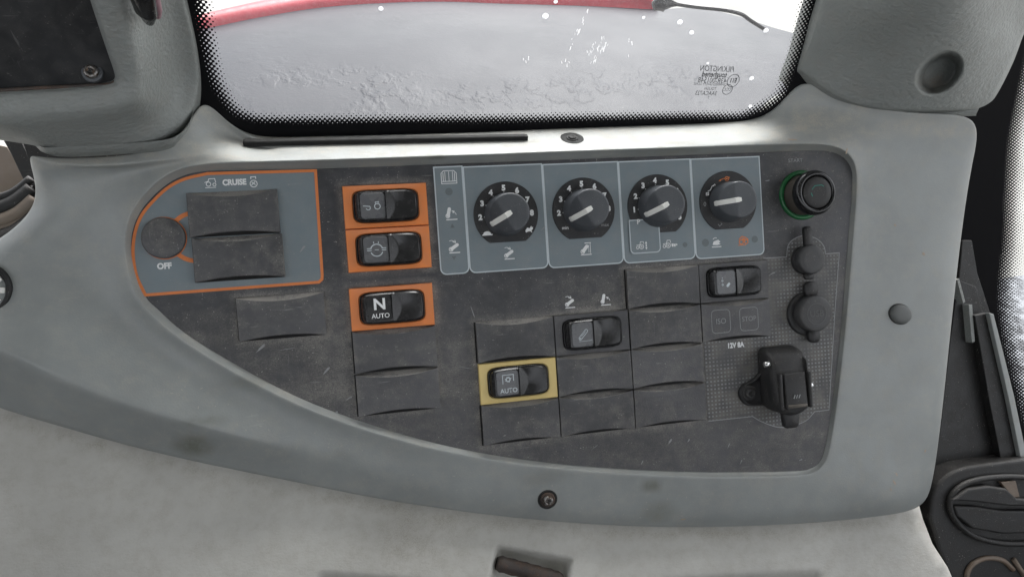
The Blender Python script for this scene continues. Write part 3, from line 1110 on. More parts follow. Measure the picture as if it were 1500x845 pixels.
def decals(name, host, bvh, spots, mat, lift=.00015):
    parts_ = []
    for x_, y_, ln_, an_, wd_ in spots:
        loc_, nrm_ = hit(bvh, x_, y_)
        fm_ = frame_at(loc_, nrm_, R_(an_))
        ring_ = []
        for k_ in range(12):
            t_ = 2 * math.pi * k_ / 12
            j_ = random.uniform(.65, 1.15)
            ring_.append(tuple(fm_ @ Vector((ln_ * .5 * MM * j_ * math.cos(t_), wd_ * .5 * MM * j_ * math.sin(t_), lift))))
        parts_.append((ring_, [tuple(range(12))]))
    o_ = mesh(name, *join(*parts_), mat, host, smooth=False)
    o_['kind'] = 'stuff'
    return o_


spots = [(1310, 706, 6, 70, 1.6), (1313, 694, 3, 60, 1.4), (1305, 716, 3, 80, 1.2), (1311, 330, 2.4, 90, 1.6), (1353, 372, 3, 90, 2.2), (1355, 660, 1.6, 80, 3), (1000, 760, 4, 5, 1.5), (1160, 205, 8, -8, 1.2), (1240, 222, 5, -30, 1.5)]
decals('chips', trim, bvh_trim, spots, 'chip')
spots = [(random.uniform(1262, 1375), random.uniform(200, 735), random.uniform(.5, 1.8), random.uniform(0, 180), random.uniform(.3, .7)) for _ in range(60)]
spots += [(random.uniform(250, 1180), random.uniform(0, 40), random.uniform(.5, 2.2), random.uniform(0, 180), random.uniform(.3, .6)) for _ in range(60)]
spots = [(x_, y_ if y_ > 100 else float(np.interp(x_, [250, 420, 600, 800, 1000, 1180], [545, 620, 675, 710, 722, 722])) + y_, a_0, b_0, c_0) for x_, y_, a_0, b_0, c_0 in spots]
decals('pale_specks', trim, bvh_trim, spots, 'beige')

# ------------------------------------------------------------------ control panel sheet
pout = [st_[0] for st_ in K]
pout = smooth_line(pout, 5, closed=True)
pout3 = [P(x, y, 0) for x, y in pout]
cpx = sum(p[0] for p in pout3) / len(pout3)
cpy = sum(p[1] for p in pout3) / len(pout3)
PC = np.array((cpx, cpy, 0.0))
# grow the sheet 1.5 mm under the rim
out2 = []
for p in pout3:
    d = p - PC
    out2.append((p + d / np.linalg.norm(d) * 0.0008)[:2])
panel = thing('control_panel', 'charcoal control panel sheet carrying the switches and dials', 'control panel', PC)
V2, F = cdt_mesh(out2, step=0.0022)
o = mesh('face_sheet', [(x - PC[0], y - PC[1], 0) for x, y in V2], F, 'panel', panel)
if o.data.polygons[0].normal.z < 0:
    o.data.flip_normals()

# cell layout ---------------------------------------------------------------
ORU, ORV = -1.476963 * CELL, 2.366491 * CH        # the two upper orange switches
NOU, NOV = -1.489844 * CELL, 0.018474 * CH        # N switch and two blanks under it
CRU = 0.5 * (P(275, 282)[0] + P(284, 413)[0])
CRV = 0.5 * (P(275, 283)[1] + P(408, 277)[1])
LBU = 0.5 * (P(346, 436)[0] + P(351, 499)[0])
LBV = 0.5 * (P(346, 436)[1] + P(473, 427)[1])
cells = {}        # name -> (u left, v top)
cells['cruise_a'] = (CRU, CRV)
cells['cruise_b'] = (CRU + 0.0008, CRV - CH)
cells['left'] = (LBU, LBV)
for k_ in range(2):
    cells['n%d' % k_] = (NOU, NOV - (1 + k_) * CH)
cells['g01'] = (0, -1 * CH)
cells['g03'] = (0, -3 * CH)
cells['g12'] = (CELL, -2 * CH)
cells['g13'] = (CELL, -3 * CH)
for k_ in range(4):
    cells['g2%d' % k_] = (2 * CELL, -k_ * CH)
SW = {'o1': (ORU, ORV), 'o2': (ORU, ORV - CH), 'n': (NOU, NOV), 'y': (0, -2 * CH), 'p': (CELL, -1 * CH), 'r': (3 * CELL, 0)}
ISO = (3 * CELL, -CH)

for u0, v0 in list(cells.values()) + [ISO]:
    v, f = loft([rrect(CELL / 2 - .0002, CH / 2 - .0002, .0004, .0001, 2), rrect(CELL / 2 - .0002, CH / 2 - .0002, .0004, .00035, 2)], cap1=True)
    v, f = moved((v, f), u0 + CELL / 2 - .0007 - PC[0], v0 - CH / 2 - PC[1], 0)
    mesh('slot_shade_sheet', v, f, 'slot', panel, smooth=False)  # black sheet paints shade into the gaps and notches round each plate

# dust gathered round the plates on the sheet
dv = np.zeros(len(V2))
for (u0, v0) in list(cells.values()) + list(SW.values()) + [ISO]:
    dx = np.maximum(np.maximum(u0 - V2[:, 0], V2[:, 0] - (u0 + CELL)), 0)
    dy = np.maximum(np.maximum(v0 - CH - V2[:, 1], V2[:, 1] - v0), 0)
    dv = np.maximum(dv, np.clip(1 - np.hypot(dx, dy) / 0.0045, 0, 1) * 0.95)
sx = np.array([[p[0], p[1]] for p in (P(470, 470), P(520, 600), P(640, 560))])
dv = np.maximum(dv, 0.30 * np.exp(-(edge_dist(V2, sx, False) / 0.022) ** 2))
dv += 0.32 * np.clip((P(800, 395)[1] - V2[:, 1]) / 0.02, 0, 1)
dv += 0.16 * np.exp(-((V2[:, 0] - P(1190, 300)[0]) / 0.03) ** 2)
dv *= 1 - 0.6 * np.exp(-((V2[:, 1] - P(740, 440)[1]) / 0.012) ** 2) * (V2[:, 0] < 0.05) * (V2[:, 0] > -0.02)
a_ = o.data.attributes.new('dust', 'FLOAT', 'POINT')
a_.data.foreach_set('value', dv)


def L(p):
    """absolute panel point -> local to control_panel"""
    return (p[0] - PC[0], p[1] - PC[1], p[2])


# cruise zone
cz = [(462.2, 250.7), (472.2, 404), (471.5, 411), (467, 414.4), (213.2, 432.0), (200.4, 407.8), (195.2, 372.4), (197.7, 342.4), (207.2, 316.6), (223.5, 296), (245.3, 275.8), (269.8, 262.2), (303.8, 255.0)]
left_s = smooth_line([(213.2, 432.0), (200.4, 404), (195.2, 372.4), (197.7, 342.4), (207.2, 316.6), (223.5, 296), (245.3, 275.8), (269.8, 262.8), (303.8, 254.6)], 6)
cz_line = [(462.2, 250.3), (472.0, 403), (471.6, 409), (467, 413.2)] + [tuple(q) for q in left_s]
czp = [P(x, y)[:2] for x, y in cz_line]
zone = mesh('cruise_film', *poly([(x - PC[0], y - PC[1]) for x, y in czp], 0.00015), 'zone', panel, smooth=False)
v, f = ribbon([(x - PC[0], y - PC[1]) for x, y in czp], 0.0017, 0.0003, True)
mesh('orange_border', v, f, 'oline', zone, smooth=False)
c0 = L(P(287, 347))
for a0, a1 in ((97, 148), (212, 263)):
    v, f = ribbon([(x, y) for x, y in arc(c0[0], c0[1], 0.0138, a0, a1, 10)], 0.0025, 0.0003)
    mesh('orange_arc', v, f, 'oline', zone, smooth=False)
q = L(P(343.5, 267.5))
print_text('CRUISE', 0.0046, (q[0], q[1], 0.0003), zone, bold=0.05, xs=0.88)
q = L(P(241, 390))
print_text('OFF', 0.0046, (q[0], q[1], 0.0003), zone, bold=0.05, xs=0.95)
q = L(P(308, 268.5))
print_symbol('cruise_tractor', (q[0], q[1], 0.0003), zone, 0.95)
q = L(P(371.5, 267))
print_symbol('engine_wheel', (q[0], q[1], 0.0003), zone, 0.9)


def zone_rect(name, tl, tr, bl, br, rad=0.0040, last=False, parent=panel):
    u0 = (P(*tl)[0] + P(*bl)[0]) / 2
    u1 = (P(*tr)[0] + P(*br)[0]) / 2
    v1 = (P(*tl)[1] + P(*tr)[1]) / 2
    v0 = (P(*bl)[1] + P(*br)[1]) / 2

    def shape(i, z):
        a, b, c, d = u0 + i - PC[0], u1 - i - PC[0], v0 + i - PC[1], v1 - i - PC[1]
        r = rad - i
        pts = [(b, d), (a, d)] + [(a + r + r * math.cos(R_(t)), c + r + r * math.sin(R_(t))) for t in range(180, 271, 15)] + \
              [(b - r + r * math.cos(R_(t)), c + r + r * math.sin(R_(t))) for t in range(270, 361, 15)]
        return poly(pts, z)
    o_ = mesh(name, *shape(0.0, 0.00015), 'line', parent, smooth=False)
    mesh('film', *shape(0.0008, 0.0003), 'zone', o_, smooth=False)
    return o_, (u0, u1, v0, v1)


TOPV = 0.25 * (P(635, 244)[1] + P(800, 240)[1] + P(950, 235)[1] + P(1110, 229.5)[1])
z0, _ = zone_rect('legend_strip', (634, 244.3), (678.5, 243), (645.5, 403.5), (687, 400.2))
z1, _ = zone_rect('dial_zone', (678.5, 243), (793.6, 240.7), (687, 400.2), (804, 393.2))
z2, _ = zone_rect('dial_zone', (793.6, 240.7), (905, 236.2), (804, 393.2), (914, 386))
z3, _ = zone_rect('dial_zone', (905, 236.2), (1011.2, 232.8), (914, 386), (1018.8, 379.8))
z4, _ = zone_rect('dial_zone', (1011.2, 232.8), (1112, 228.7), (1018.8, 379.8), (1120.4, 373.5))
ZP = 0.00045
for kd, x, y, zz, mt, s in (('book', 657.5, 261, z0, 'white', 1.3), ('lamp', 657.5, 281, z0, 'ghost', 1.1), ('raise', 661, 313.5, z0, 'white', 1.05), ('tri_up', 662.5, 331, z0, 'ghost', 1),
                            ('lower', 664.5, 362, z0, 'white', 1.05), ('tri_down', 665, 378, z0, 'ghost', 1),
                            ('lower', 745, 371.5, z1, 'white', 1.0), ('limit', 858.5, 364.5, z2, 'white', 1.05),
                            ('tractor_plough', 981, 358, z3, 'white', 1.0), ('lamp', 1003, 358.5, z3, 'ghost', 0.8),
                            ('hitch_low', 1048.5, 355, z4, 'white', 1.0), ('hitch_high', 1088.5, 352.5, z4, 'oline', 1.0), ('lamp', 1033, 355.5, z4, 'ghost', 1.2), ('lamp', 1105, 350.5, z4, 'ghost', 1.1)):
    q = L(P(x, y))
    print_symbol(kd, (q[0], q[1], ZP), zz, s, mt)
for kd, x, y in (('lower', 834, 443), ('raise', 887, 439)):
    q = L(P(x, y))
    print_symbol(kd, (q[0], q[1], 0.00015), panel, 1.0)
q = L(P(1077, 505.5))
print_text('12V 8A', 0.0047, (q[0], q[1], 0.00045), panel, bold=0.05, xs=0.85)
q = L(P(1165, 235.5))
print_text('START', 0.0034, (q[0], q[1], 0.00015), panel, 'dim', xs=1.1)

# socket film: fine grid with a pale outline
gz = [(1118, 378.5), (1152, 376.3)]
gz += [tuple(q) for q in smooth_line([(1152, 376.3), (1154, 360), (1163, 350), (1179, 345), (1196, 350), (1206, 360), (1209, 372)], 4)[1:]]
gz += [(1229, 370.3), (1223, 450), (1214, 600), (1193, 602.5)]
gz += [tuple(q) for q in smooth_line([(1193, 602.5), (1180, 616), (1158, 624), (1138, 625), (1115, 617), (1102, 609.5)], 4)[1:]]
gz += [(1037, 616.5), (1033.5, 560), (1030.5, 497), (1126, 491)]
gp = [(P(x, y)[0] - PC[0], P(x, y)[1] - PC[1]) for x, y in gz]
so = mesh('socket_film', *poly(gp, 0.00015), 'grid', panel, smooth=False)
v, f = ribbon(gp[:len(gp) - 3], 0.0006, 0.0003, False)
mesh('pale_outline', v, f, 'dim', so, smooth=False)

# pale scuffs and dried splashes on the sheet
marks = []
for x, y, ln, an, wd in ((382, 510, 6.5, 40, 2.2), (478, 543, 6, 45, 2.2), (511, 583, 5, 25, 1.4), (491, 607, 5, 50, 2.2), (420, 511, 11, 4, .5), (680, 538, 9, -15, .5),
                         (692, 456, 9, -75, .8), (1067, 652, 4, 60, 1.2), (981, 646, 4.5, 50, 2.2), (1008, 645, 3, 50, 1.4), (1130, 401, 6, 20, 1.5), (940, 677, 3, 60, 1.2),
                         (1085, 676, 3.5, 60, 1.0), (443, 365, 5, 50, 1.8), (795, 335, 4, 40, 1.0), (1123, 265, 4, 5, 1.0), (1221, 276, 3, 70, 1.2), (1172, 673, 3, 20, 1.6), (870, 655, 6, 30, .6), (560, 596, 3, 10, .8)):
    q = L(P(x, y))
    a = R_(an)
    pts = []
    for k_ in range(14):
        t = 2 * math.pi * k_ / 14
        r1 = ln / 2 * (0.8 + 0.35 * random.random()) * MM
        r2 = wd / 2 * (0.7 + 0.5 * random.random()) * MM * (0.6 + 0.4 * math.cos(t))
        px_, py_ = r1 * math.cos(t), r2 * math.sin(t)
        pts.append((q[0] + px_ * math.cos(a) - py_ * math.sin(a), q[1] + px_ * math.sin(a) + py_ * math.cos(a)))
    marks.append(poly(pts, 0.0005))
v, f = join(*marks)
o = mesh('dried_splashes', v, f, 'dim', panel, smooth=False)
o['kind'] = 'stuff'


# ------------------------------------------------------------------ blanking plates
def blank_mesh():
    a, b, h = CELL / 2 - 0.0004, CH / 2 - 0.0002, 0.0034
    n_ = 20
    us = [-a + 2 * a * i / n_ for i in range(n_ + 1)]
    dip = 0.0030
    rowsb = []
    c = lambda u: dip * (1 - (u / a) ** 2)
    rowsb.append([(u, -b + c(u) * .72, -0.0006) for u in us])
    rowsb.append([(u, -b + c(u) * .72, h - .0004) for u in us])
    rowsb.append([(u, -b + c(u) * .74 + .0003, h) for u in us])
    for k_ in range(1, 8):
        t = k_ / 8
        rowsb.append([(u, (-b + c(u) * .76 + 0.0004) * (1 - t) + (b - c(u) - 0.0004) * t, h) for u in us])
    rowsb.append([(u, b - c(u) - 0.0002, h - 0.0002) for u in us])
    split_ = len(rowsb)
    rowsb.append([(u, b - c(u) - 0.0002, h - 0.0002) for u in us])
    rowsb.append([(u, b, 0.0006) for u in us])
    rowsb.append([(u, b, -0.0006) for u in us])
    V_, F_ = loft(rowsb, closed=False)
    F_ = [q_ for q_ in F_ if not ((split_ - 1) * (n_ + 1) <= q_[0] < split_ * (n_ + 1))]
    w_ = n_ + 1
    nr_ = len(rowsb)
    F_.append(tuple(k_ * w_ for k_ in range(nr_ - 1, -1, -1) if k_ != split_))
    F_.append(tuple(k_ * w_ + n_ for k_ in range(nr_) if k_ != split_))
    me_ = bpy.data.meshes.new('blanking_plate')
    me_.from_pydata(V_, [], F_)
    me_.materials.append(MT['blank'])
    me_.update()
    bm = bmesh.new()
    bm.from_mesh(me_)
    bmesh.ops.recalc_face_normals(bm, faces=bm.faces)
    bm.to_mesh(me_)
    bm.free()
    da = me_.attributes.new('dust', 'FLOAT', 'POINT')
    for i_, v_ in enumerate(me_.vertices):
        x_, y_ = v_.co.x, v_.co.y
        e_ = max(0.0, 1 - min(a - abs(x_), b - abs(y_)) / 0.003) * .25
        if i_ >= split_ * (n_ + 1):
            e_ = 1.9  # top crescent: dust plus painted light on the up-facing slope
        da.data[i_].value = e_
    sm = [abs(p.normal.z) > 0.9 for p in me_.polygons]
    me_.polygons.foreach_set('use_smooth', [False] * len(sm))
    return me_


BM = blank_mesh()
labels = {
    'cruise_a': 'upper black blanking plate inside the orange-edged CRUISE zone',
    'cruise_b': 'lower black blanking plate inside the orange-edged CRUISE zone',
    'left': 'lone dusty blanking plate below the orange-edged CRUISE zone',
    'n0': 'blanking plate directly under the orange N AUTO switch',
    'n1': 'dusty lower blanking plate, second one under the orange N AUTO switch',
    'g01': 'blanking plate directly above the yellow-framed AUTO switch',
    'g03': 'blanking plate directly below the yellow-framed AUTO switch',
    'g12': 'blanking plate directly under the black-framed lift arm switch',
    'g13': 'bottom blanking plate of the middle column, under the lift arm switch column',
    'g20': 'topmost of four blanking plates stacked right of the lift arm switch',
    'g21': 'second from the top of four stacked blanking plates below the dials',
    'g22': 'third from the top of four stacked blanking plates below the dials',
    'g23': 'lowest of four stacked blanking plates, left of the grid film corner',
}
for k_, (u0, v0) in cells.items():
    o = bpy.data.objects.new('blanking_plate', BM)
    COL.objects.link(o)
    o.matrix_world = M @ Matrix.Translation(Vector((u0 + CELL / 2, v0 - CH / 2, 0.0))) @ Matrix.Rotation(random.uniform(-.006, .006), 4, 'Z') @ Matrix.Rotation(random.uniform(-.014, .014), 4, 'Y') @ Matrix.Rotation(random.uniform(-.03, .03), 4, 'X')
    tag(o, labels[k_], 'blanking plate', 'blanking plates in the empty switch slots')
# plate with the ISO and STOP marks
t = thing('marked_plate', 'black plate printed ISO and STOP under the right-hand rocker switch', 'blanking plate', (ISO[0] + CELL / 2, ISO[1] - CH / 2, 0))
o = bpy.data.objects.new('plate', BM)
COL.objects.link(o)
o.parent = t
for x, s in ((-0.0113, 'ISO'), (0.0090, 'STOP')):
    v, f = ribbon([p[:2] for p in rrect(0.0066, 0.0076, 0.0025, 0, 5, x, 0.0002)], 0.0004, 0.00355, True)
    mesh('outline', v, f, 'dim', t, smooth=False)
    print_text(s, 0.0052 if s == 'ISO' else 0.0046, (x, 0.0002, 0.00358), t, 'dim', bold=0.0, xs=0.95)

# ------------------------------------------------------------------ rocker switches
RD = rect_dense(CELL / 2 - 0.0002, CH / 2 - 0.0002, 16)


def sw_height(x, y, a, b):
    """rocker crown: raised on the left, D-shaped step in the middle, shallow finger scoop on the right"""
    t = x / a
    yy = y / b
    if t < -0.86:
        z = 0.0073 - (-t - 0.86) * 0.020
    elif t < 0.0:
        z = 0.0054 + 0.0022 * (-t)
    else:
        s0 = 0.06 + 0.26 * max(0.0, 1 - yy * yy)
        zt = 0.0068 - 0.42 * a * t
        ze = 0.0068 - 0.42 * a * s0
        if t < s0:
            z = zt
        else:
            q_ = (t - s0) / max(1e-6, 1 - s0)
            z = ze + (0.0052 - ze) * q_ ** 0.8
    return z - 0.0004 * yy * yy


def rocker_mesh(a, b):
    xs_ = [-.996, -.985, -.96, -.93, -.895, -.865, -.855, -.8, -.65, -.5, -.35, -.2, -.08, -.012, -.004, .004, .03, .06, .09, .12, .15, .18, .21, .24, .27, .30, .33, .37, .42, .5, .6, .7, .8, .88, .93, .96, .985, .996]
    ny_ = 18
    V_, F_ = [], []
    for t in xs_:
        B_ = b * (1 - abs(t) ** 6) ** (1 / 6)
        for k_ in range(ny_ + 1):
            q_ = -1 + 2 * k_ / ny_
            q_ = math.copysign(abs(q_) ** .8, q_)
            rim_ = max(0.0, abs(q_) - .90) / .10
            rimx = max(0.0, abs(t) - .95) / .05
            z_ = sw_height(a * t, b * q_, a, b) - .0007 * min(1.0, math.hypot(rim_, rimx)) ** 2
            V_.append((a * t, B_ * q_, z_))
    w_ = ny_ + 1
    n_ = len(xs_)
    for i_ in range(n_ - 1):
        for k_ in range(ny_):
            F_.append((i_ * w_ + k_, (i_ + 1) * w_ + k_, (i_ + 1) * w_ + k_ + 1, i_ * w_ + k_ + 1))
    loop_ = [i_ * w_ for i_ in range(n_)] + [(n_ - 1) * w_ + k_ for k_ in range(1, w_)] + [i_ * w_ + ny_ for i_ in range(n_ - 2, -1, -1)] + [k_ for k_ in range(ny_ - 1, 0, -1)]
    base_ = len(V_)
    V_ += [(V_[q_][0], V_[q_][1], .0008) for q_ in loop_]
    m_ = len(loop_)
    F_ += [(loop_[q_], base_ + q_, base_ + (q_ + 1) % m_, loop_[(q_ + 1) % m_]) for q_ in range(m_)]
    return V_, F_


def make_switch(label, frame_mat, kind):
    t = thing('rocker_switch', label, 'switch', (0, 0, 0), group='rocker switches on the panel')
    a, b = CELL / 2 - 0.0002, CH / 2 - 0.0002
    A0, B0 = 0.0192, 0.0096
    rg = [[(x, y, -0.0006) for x, y in RD], [(x, y, 0.0022) for x, y in RD], [(x * .985, y * .975, 0.0030) for x, y in RD],
          se_from(RD, A0 + .0006, B0 + .0006, 6.0, 0.0026), se_from(RD, A0, B0, 6.0, 0.0014)]
    v, f = loft(rg)
    mesh('bezel', v, f, frame_mat, t, smooth=False)
    rg = [se_from(RD, A0 - .0001, B0 - .0001, 6.0, 0.0008), se_from(RD, A0 - .0001, B0 - .0001, 6.0, 0.0034), se_from(RD, A0 - .0004, B0 - .0004, 6.0, 0.0038),
          se_from(RD, A0 - .0007, B0 - .0006, 6.0, 0.0036), se_from(RD, A0 - .00085, B0 - .00075, 6.0, 0.0010)]
    v, f = loft(rg)
    mesh('collar', v, f, 'black', t)
    a2, b2 = A0 - .0009, B0 - .0008
    v, f = rocker_mesh(a2, b2)
    o_r = mesh('rocker', v, f, 'rocker', t)
    o_r.data.set_sharp_from_angle(angle=R_(24))
    # legend pad glued on the raised half
    lp = []
    x0, x1, y0 = -a2 * .81, -a2 * .02, b2 * .86
    base = rrect((x1 - x0) / 2, y0, 0.0022, 0, 6, (x0 + x1) / 2, 0)
    ins_ = rrect((x1 - x0) / 2 - .0003, y0 - .0003, 0.0019, 0, 6, (x0 + x1) / 2, 0)
    hz = lambda x: 0.0054 + 0.0022 * (-x / a2)
    lp = [[(x, y, hz(x) - .0006) for x, y, _ in base], [(x, y, hz(x) + .0002) for x, y, _ in base], [(x, y, hz(x) + .0004) for x, y, _ in ins_]]
    v, f = loft(lp, cap1=True)
    pad = mesh('legend_pad', v, f, 'legend' if kind != 'n' else 'rocker', t, smooth=False)
    sx_ = (x0 + x1) / 2

    def lay(o_, dz=.00046):
        for vt in o_.data.vertices:
            vt.co.z = hz(vt.co.x) + dz + vt.co.z
    if kind == 'n':
        lay(print_text('N', 0.0092, (sx_ + .0002, 0.0022, 0), pad, 'white', bold=0.03, xs=1.05))
        lay(print_text('AUTO', 0.0039, (sx_ + .0004, -0.0046, 0), pad, 'white', bold=0.01, xs=0.98))
    elif kind == 'y':
        lay(print_symbol('pto', (sx_ + 0.0003, 0.0020, 0), pad, 0.92, 'line'))
        lay(print_text('AUTO', 0.0040, (sx_ + .0004, -0.0048, 0), pad, 'line', bold=0.01))
    else:
        lay(print_symbol({'o1': 'horn_hook', 'o2': 'diff', 'p': 'pencil', 'r': 'dots'}[kind], (sx_ + .0003, -0.0002, 0), pad, {'o1': .98, 'o2': 1.15, 'p': .95, 'r': 1.1}[kind], 'line'))
    return t


for k_, lab, fm in (('o1', 'topmost orange-framed rocker switch with hook and ring mark', 'orange'),
                    ('o2', 'second orange-framed rocker switch with differential mark, under the topmost', 'orange'),
                    ('n', 'orange-framed rocker switch printed N AUTO', 'orange'),
                    ('y', 'yellow-framed rocker switch printed AUTO', 'yellow'),
                    ('p', 'charcoal-framed rocker switch with slanted lift arm mark, right of the yellow one', 'blank'),
                    ('r', 'charcoal-framed rocker switch above the ISO and STOP plate', 'blank')):
    t = make_switch(lab, fm, k_)
    u0, v0 = SW[k_]
    hgt = {'o1': .0008, 'o2': .0008, 'n': .0008}.get(k_, 0)
    place(t, (u0 + CELL / 2, v0 - CH / 2, hgt))

# ------------------------------------------------------------------ round blank plug in the cruise zone
t = thing('round_plug', 'round black plug above the word OFF in the CRUISE zone', 'plug', P(241, 349, 0))
v, f = loft([circ(.0121, -.0006), circ(.0121, .0006), circ(.0119, .0007), circ(.0117, .0006)])
mesh('seat_ring', v, f, 'oline', t)
v, f = loft([circ(.0117, -.0005), circ(.0117, .0024), circ(.0114, .0031), circ(.0106, .0034), circ(.006, .0035), circ(.001, .0035)], cap1=True)
mesh('cap', v, f, 'blank', t)

# ------------------------------------------------------------------ dials
def make_knob(t, ang, R=0.0121, H=0.0165, mat='knob'):
    """turning knob with one planed-off shoulder that carries the white pointer"""
    a = R_(ang)
    ca, sa = math.cos(a), math.sin(a)

    def top(x, y):
        q_ = (x * ca + y * sa) / R
        z = H - max(0.0, q_ - 0.30) * 0.0125
        return z
    rg = [circ(R * 1.13, 0.0002, 64), circ(R * 1.13, 0.0014, 64), circ(R * 1.10, 0.0020, 64)]
    rg.append([(x, y, top(x, y) - 0.0012) for x, y, _ in circ(R * 0.985, 0, 64)])
    rg.append([(x, y, top(x, y) - 0.0004) for x, y, _ in circ(R * 0.965, 0, 64)])
    for s in (.93, .85, .75, .62, .5, .35, .2, .08):
        rg.append([(x, y, top(x, y)) for x, y, _ in circ(R * s, 0, 64)])
    v, f = loft(rg, cap1=True)
    k = mesh('knob', v, f, mat, t)
    # pointer bar
    pts = []
    for q_ in (-0.04, .1, .30, .5, .7, .86, .985, 1.03):
        x, y = ca * q_ * R, sa * q_ * R
        z = top(x, y) - (0.0 if q_ < .95 else .0008 if q_ < 1 else .0030)
        pts.append((x, y, z))
    w_ = 0.00175
    n1 = (-sa, ca)
    rg = []
    for i, (x, y, z) in enumerate(pts):
        ww = w_ * (0.75 if i in (0, len(pts) - 1) else 1.0)
        rg.append([(x + n1[0] * ww, y + n1[1] * ww, z - .0003), (x + n1[0] * ww * .85, y + n1[1] * ww * .85, z + .0006), (x - n1[0] * ww * .85, y - n1[1] * ww * .85, z + .0006), (x - n1[0] * ww, y - n1[1] * ww, z - .0003)])
    v, f = loft(rg, True, True)
    mesh('pointer', v, f, 'pointer', k, smooth=False)
    return k


def make_dial(label, cx, cy, r_px, cut_px, ang, five, numbers, extra):
    p = P(cx, cy)
    r = 0.5 * (P(cx + r_px, cy)[0] - P(cx - r_px, cy)[0])
    t = thing('rotary_dial', label, 'dial', (p[0], p[1], 0.0003), group='rotary dials in the blue-grey zones')
    yc = P(cx, cut_px)[1] - p[1]
    ph = math.degrees(math.asin(yc / r))
    rim = arc(0, 0, r, ph, 180 - ph, 60)
    V_, F_ = loft([[(x, y, -.0001) for x, y in rim], [(x, y, .0006) for x, y in rim], [(x * .985, y * .985, .0008) for x, y in rim]], cap1=True)
    plate = mesh('scale_plate', V_, F_, 'scale', t, smooth=False)
    for s, k_ in numbers:
        a = R_(five + k_ * -30.6)
        print_text(s, 0.0046, (0.0163 * math.cos(a) * r / .0203, 0.0163 * math.sin(a) * r / .0203, 0.00095), plate, 'white', bold=0.065, name='numeral')
        v, f = ribbon([(0.0134 * math.cos(a), 0.0134 * math.sin(a)), (0.0141 * math.cos(a), 0.0141 * math.sin(a))], .0005, .00095)
        mesh('tick', v, f, 'white', plate, smooth=False)
    for kd, a, rr_, s, mt in extra:
        a = R_(a)
        if kd.startswith('T:'):
            print_text(kd[2:], 0.0030 * s, (rr_ * math.cos(a), rr_ * math.sin(a), 0.00095), plate, mt, bold=0.01)
        else:
            print_symbol(kd, (rr_ * math.cos(a), rr_ * math.sin(a), 0.00095), plate, s, mt)
    k = make_knob(t, ang)
    return t, plate


nums = [('2', -3), ('3', -2), ('4', -1), ('5', 0), ('6', 1), ('7', 2), ('8', 3)]
make_dial('leftmost round dial, numbered 2 to 8 between a tortoise and a hare', 741, 314.5, 47.2, 354.5, 209, 92, nums, (('turtle', 221, .0170, 1.0, 'white'), ('hare', -36, .0172, .95, 'white')))
make_dial('second dial from the left, numbered 2 to 8 between min and max', 854.6, 308.2, 45.6, 349.0, 208, 92, nums, (('T:min', 219, .0168, 1.0, 'white'), ('T:max', -37, .0168, 1.0, 'dim')))
t3, pl3 = make_dial('third dial from the left, numbered P then 1 to 8', 962.8, 302.3, 43.6, 340.8, 207, 94 + 0, [('P', -4.2), ('1', -3), ('2', -2), ('3', -1), ('4', 0), ('5', 1), ('6', 2), ('7', 3), ('8', 4)], ())
make_dial('rightmost dial with orange and white hitch marks and no numbers', 1065.8, 296, 41.5, 335.3, 185, 94, [],
          (('hitch_orange', 100, .0150, .9, 'oline'), ('hitch_white', 140, .0150, .85, 'white'), ('T:0', 183, .0170, 1.3, 'dim'), ('small_curl', 245, .0165, 1.0, 'dim')))
# small inner zone that overlaps the third dial's plate
u0, u1 = P(921.5, 350)[0], P(966, 350)[0]
vt, vb_ = P(930, 322)[1], P(945, 371)[1]
def inner_zone(i, z):
    a, b, c, d = u0 + i - PC[0], u1 - i - PC[0], vb_ + i - PC[1], vt - i - PC[1]
    r = .003 - i
    return poly([(b, d), (a, d)] + [(a + r + r * math.cos(R_(q)), c + r + r * math.sin(R_(q))) for q in range(180, 271, 15)] + [(b - r + r * math.cos(R_(q)), c + r + r * math.sin(R_(q))) for q in range(270, 361, 15)], z)
v, f = inner_zone(0, .00125)
iz = mesh('inset_frame', v, f, 'line', panel, smooth=False)
v, f = inner_zone(.0007, .00135)
mesh('film', v, f, 'zone', iz, smooth=False)
q = L(P(940.5, 360))
print_symbol('tractor_updown', (q[0] + .0002, q[1], .0015), iz, .95)
q = L(P(934, 325.5))
print_text('P', .0044, (q[0], q[1], .0015), iz, 'white', bold=.03, name='numeral')

# ------------------------------------------------------------------ push button with green ring
t = thing('push_button', 'round black push button standing on a green ring at the top right', 'push button', P(1174, 286, 0))
v, f = loft([circ(.0168, -.0004, 56), circ(.0168, .0008, 56), circ(.0160, .0018, 56), circ(.0146, .0020, 56), circ(.0138, .0008, 56)])
mesh('green_ring', v, f, 'green', t)
rg = [circ(.0132, 0, 56)]
for i in range(16):
    z = .001 + i * .00065
    rg += [circ(.0136, z, 56), circ(.0131, z + .00032, 56)]
v, f = loft(rg)
mesh('threaded_body', v, f, 'thread', t)
v, f = loft([circ(.0128, .0110, 56), circ(.0144, .0112, 56), circ(.0148, .0122, 56), circ(.0148, .0150, 56), circ(.0141, .0168, 56), circ(.0128, .0176, 56), circ(.0116, .0176, 56), circ(.0110, .0168, 56), circ(.0106, .0150, 56)])
mesh('collar', v, f, 'black', t)
v, f = loft([circ(.0103, .0145, 56), circ(.0103, .0170, 56), circ(.0099, .0176, 56), circ(.006, .0176, 56), circ(.0008, .0176, 56)], cap1=True)
o = mesh('press_cap', v, f, 'rubber', t)
_teal = flat('ink_teal', (0.03, 0.26, 0.20, 1), wear=0.6)
MT['teal'] = _teal
v, f = join(ribbon([(-.0042, .0018), (-.002, .0042), (.003, .0046), (.0046, .0036)], .0005, .0178), ribbon([(-.0048, -.0002), (-.0040, -.0026)], .0006, .0178))
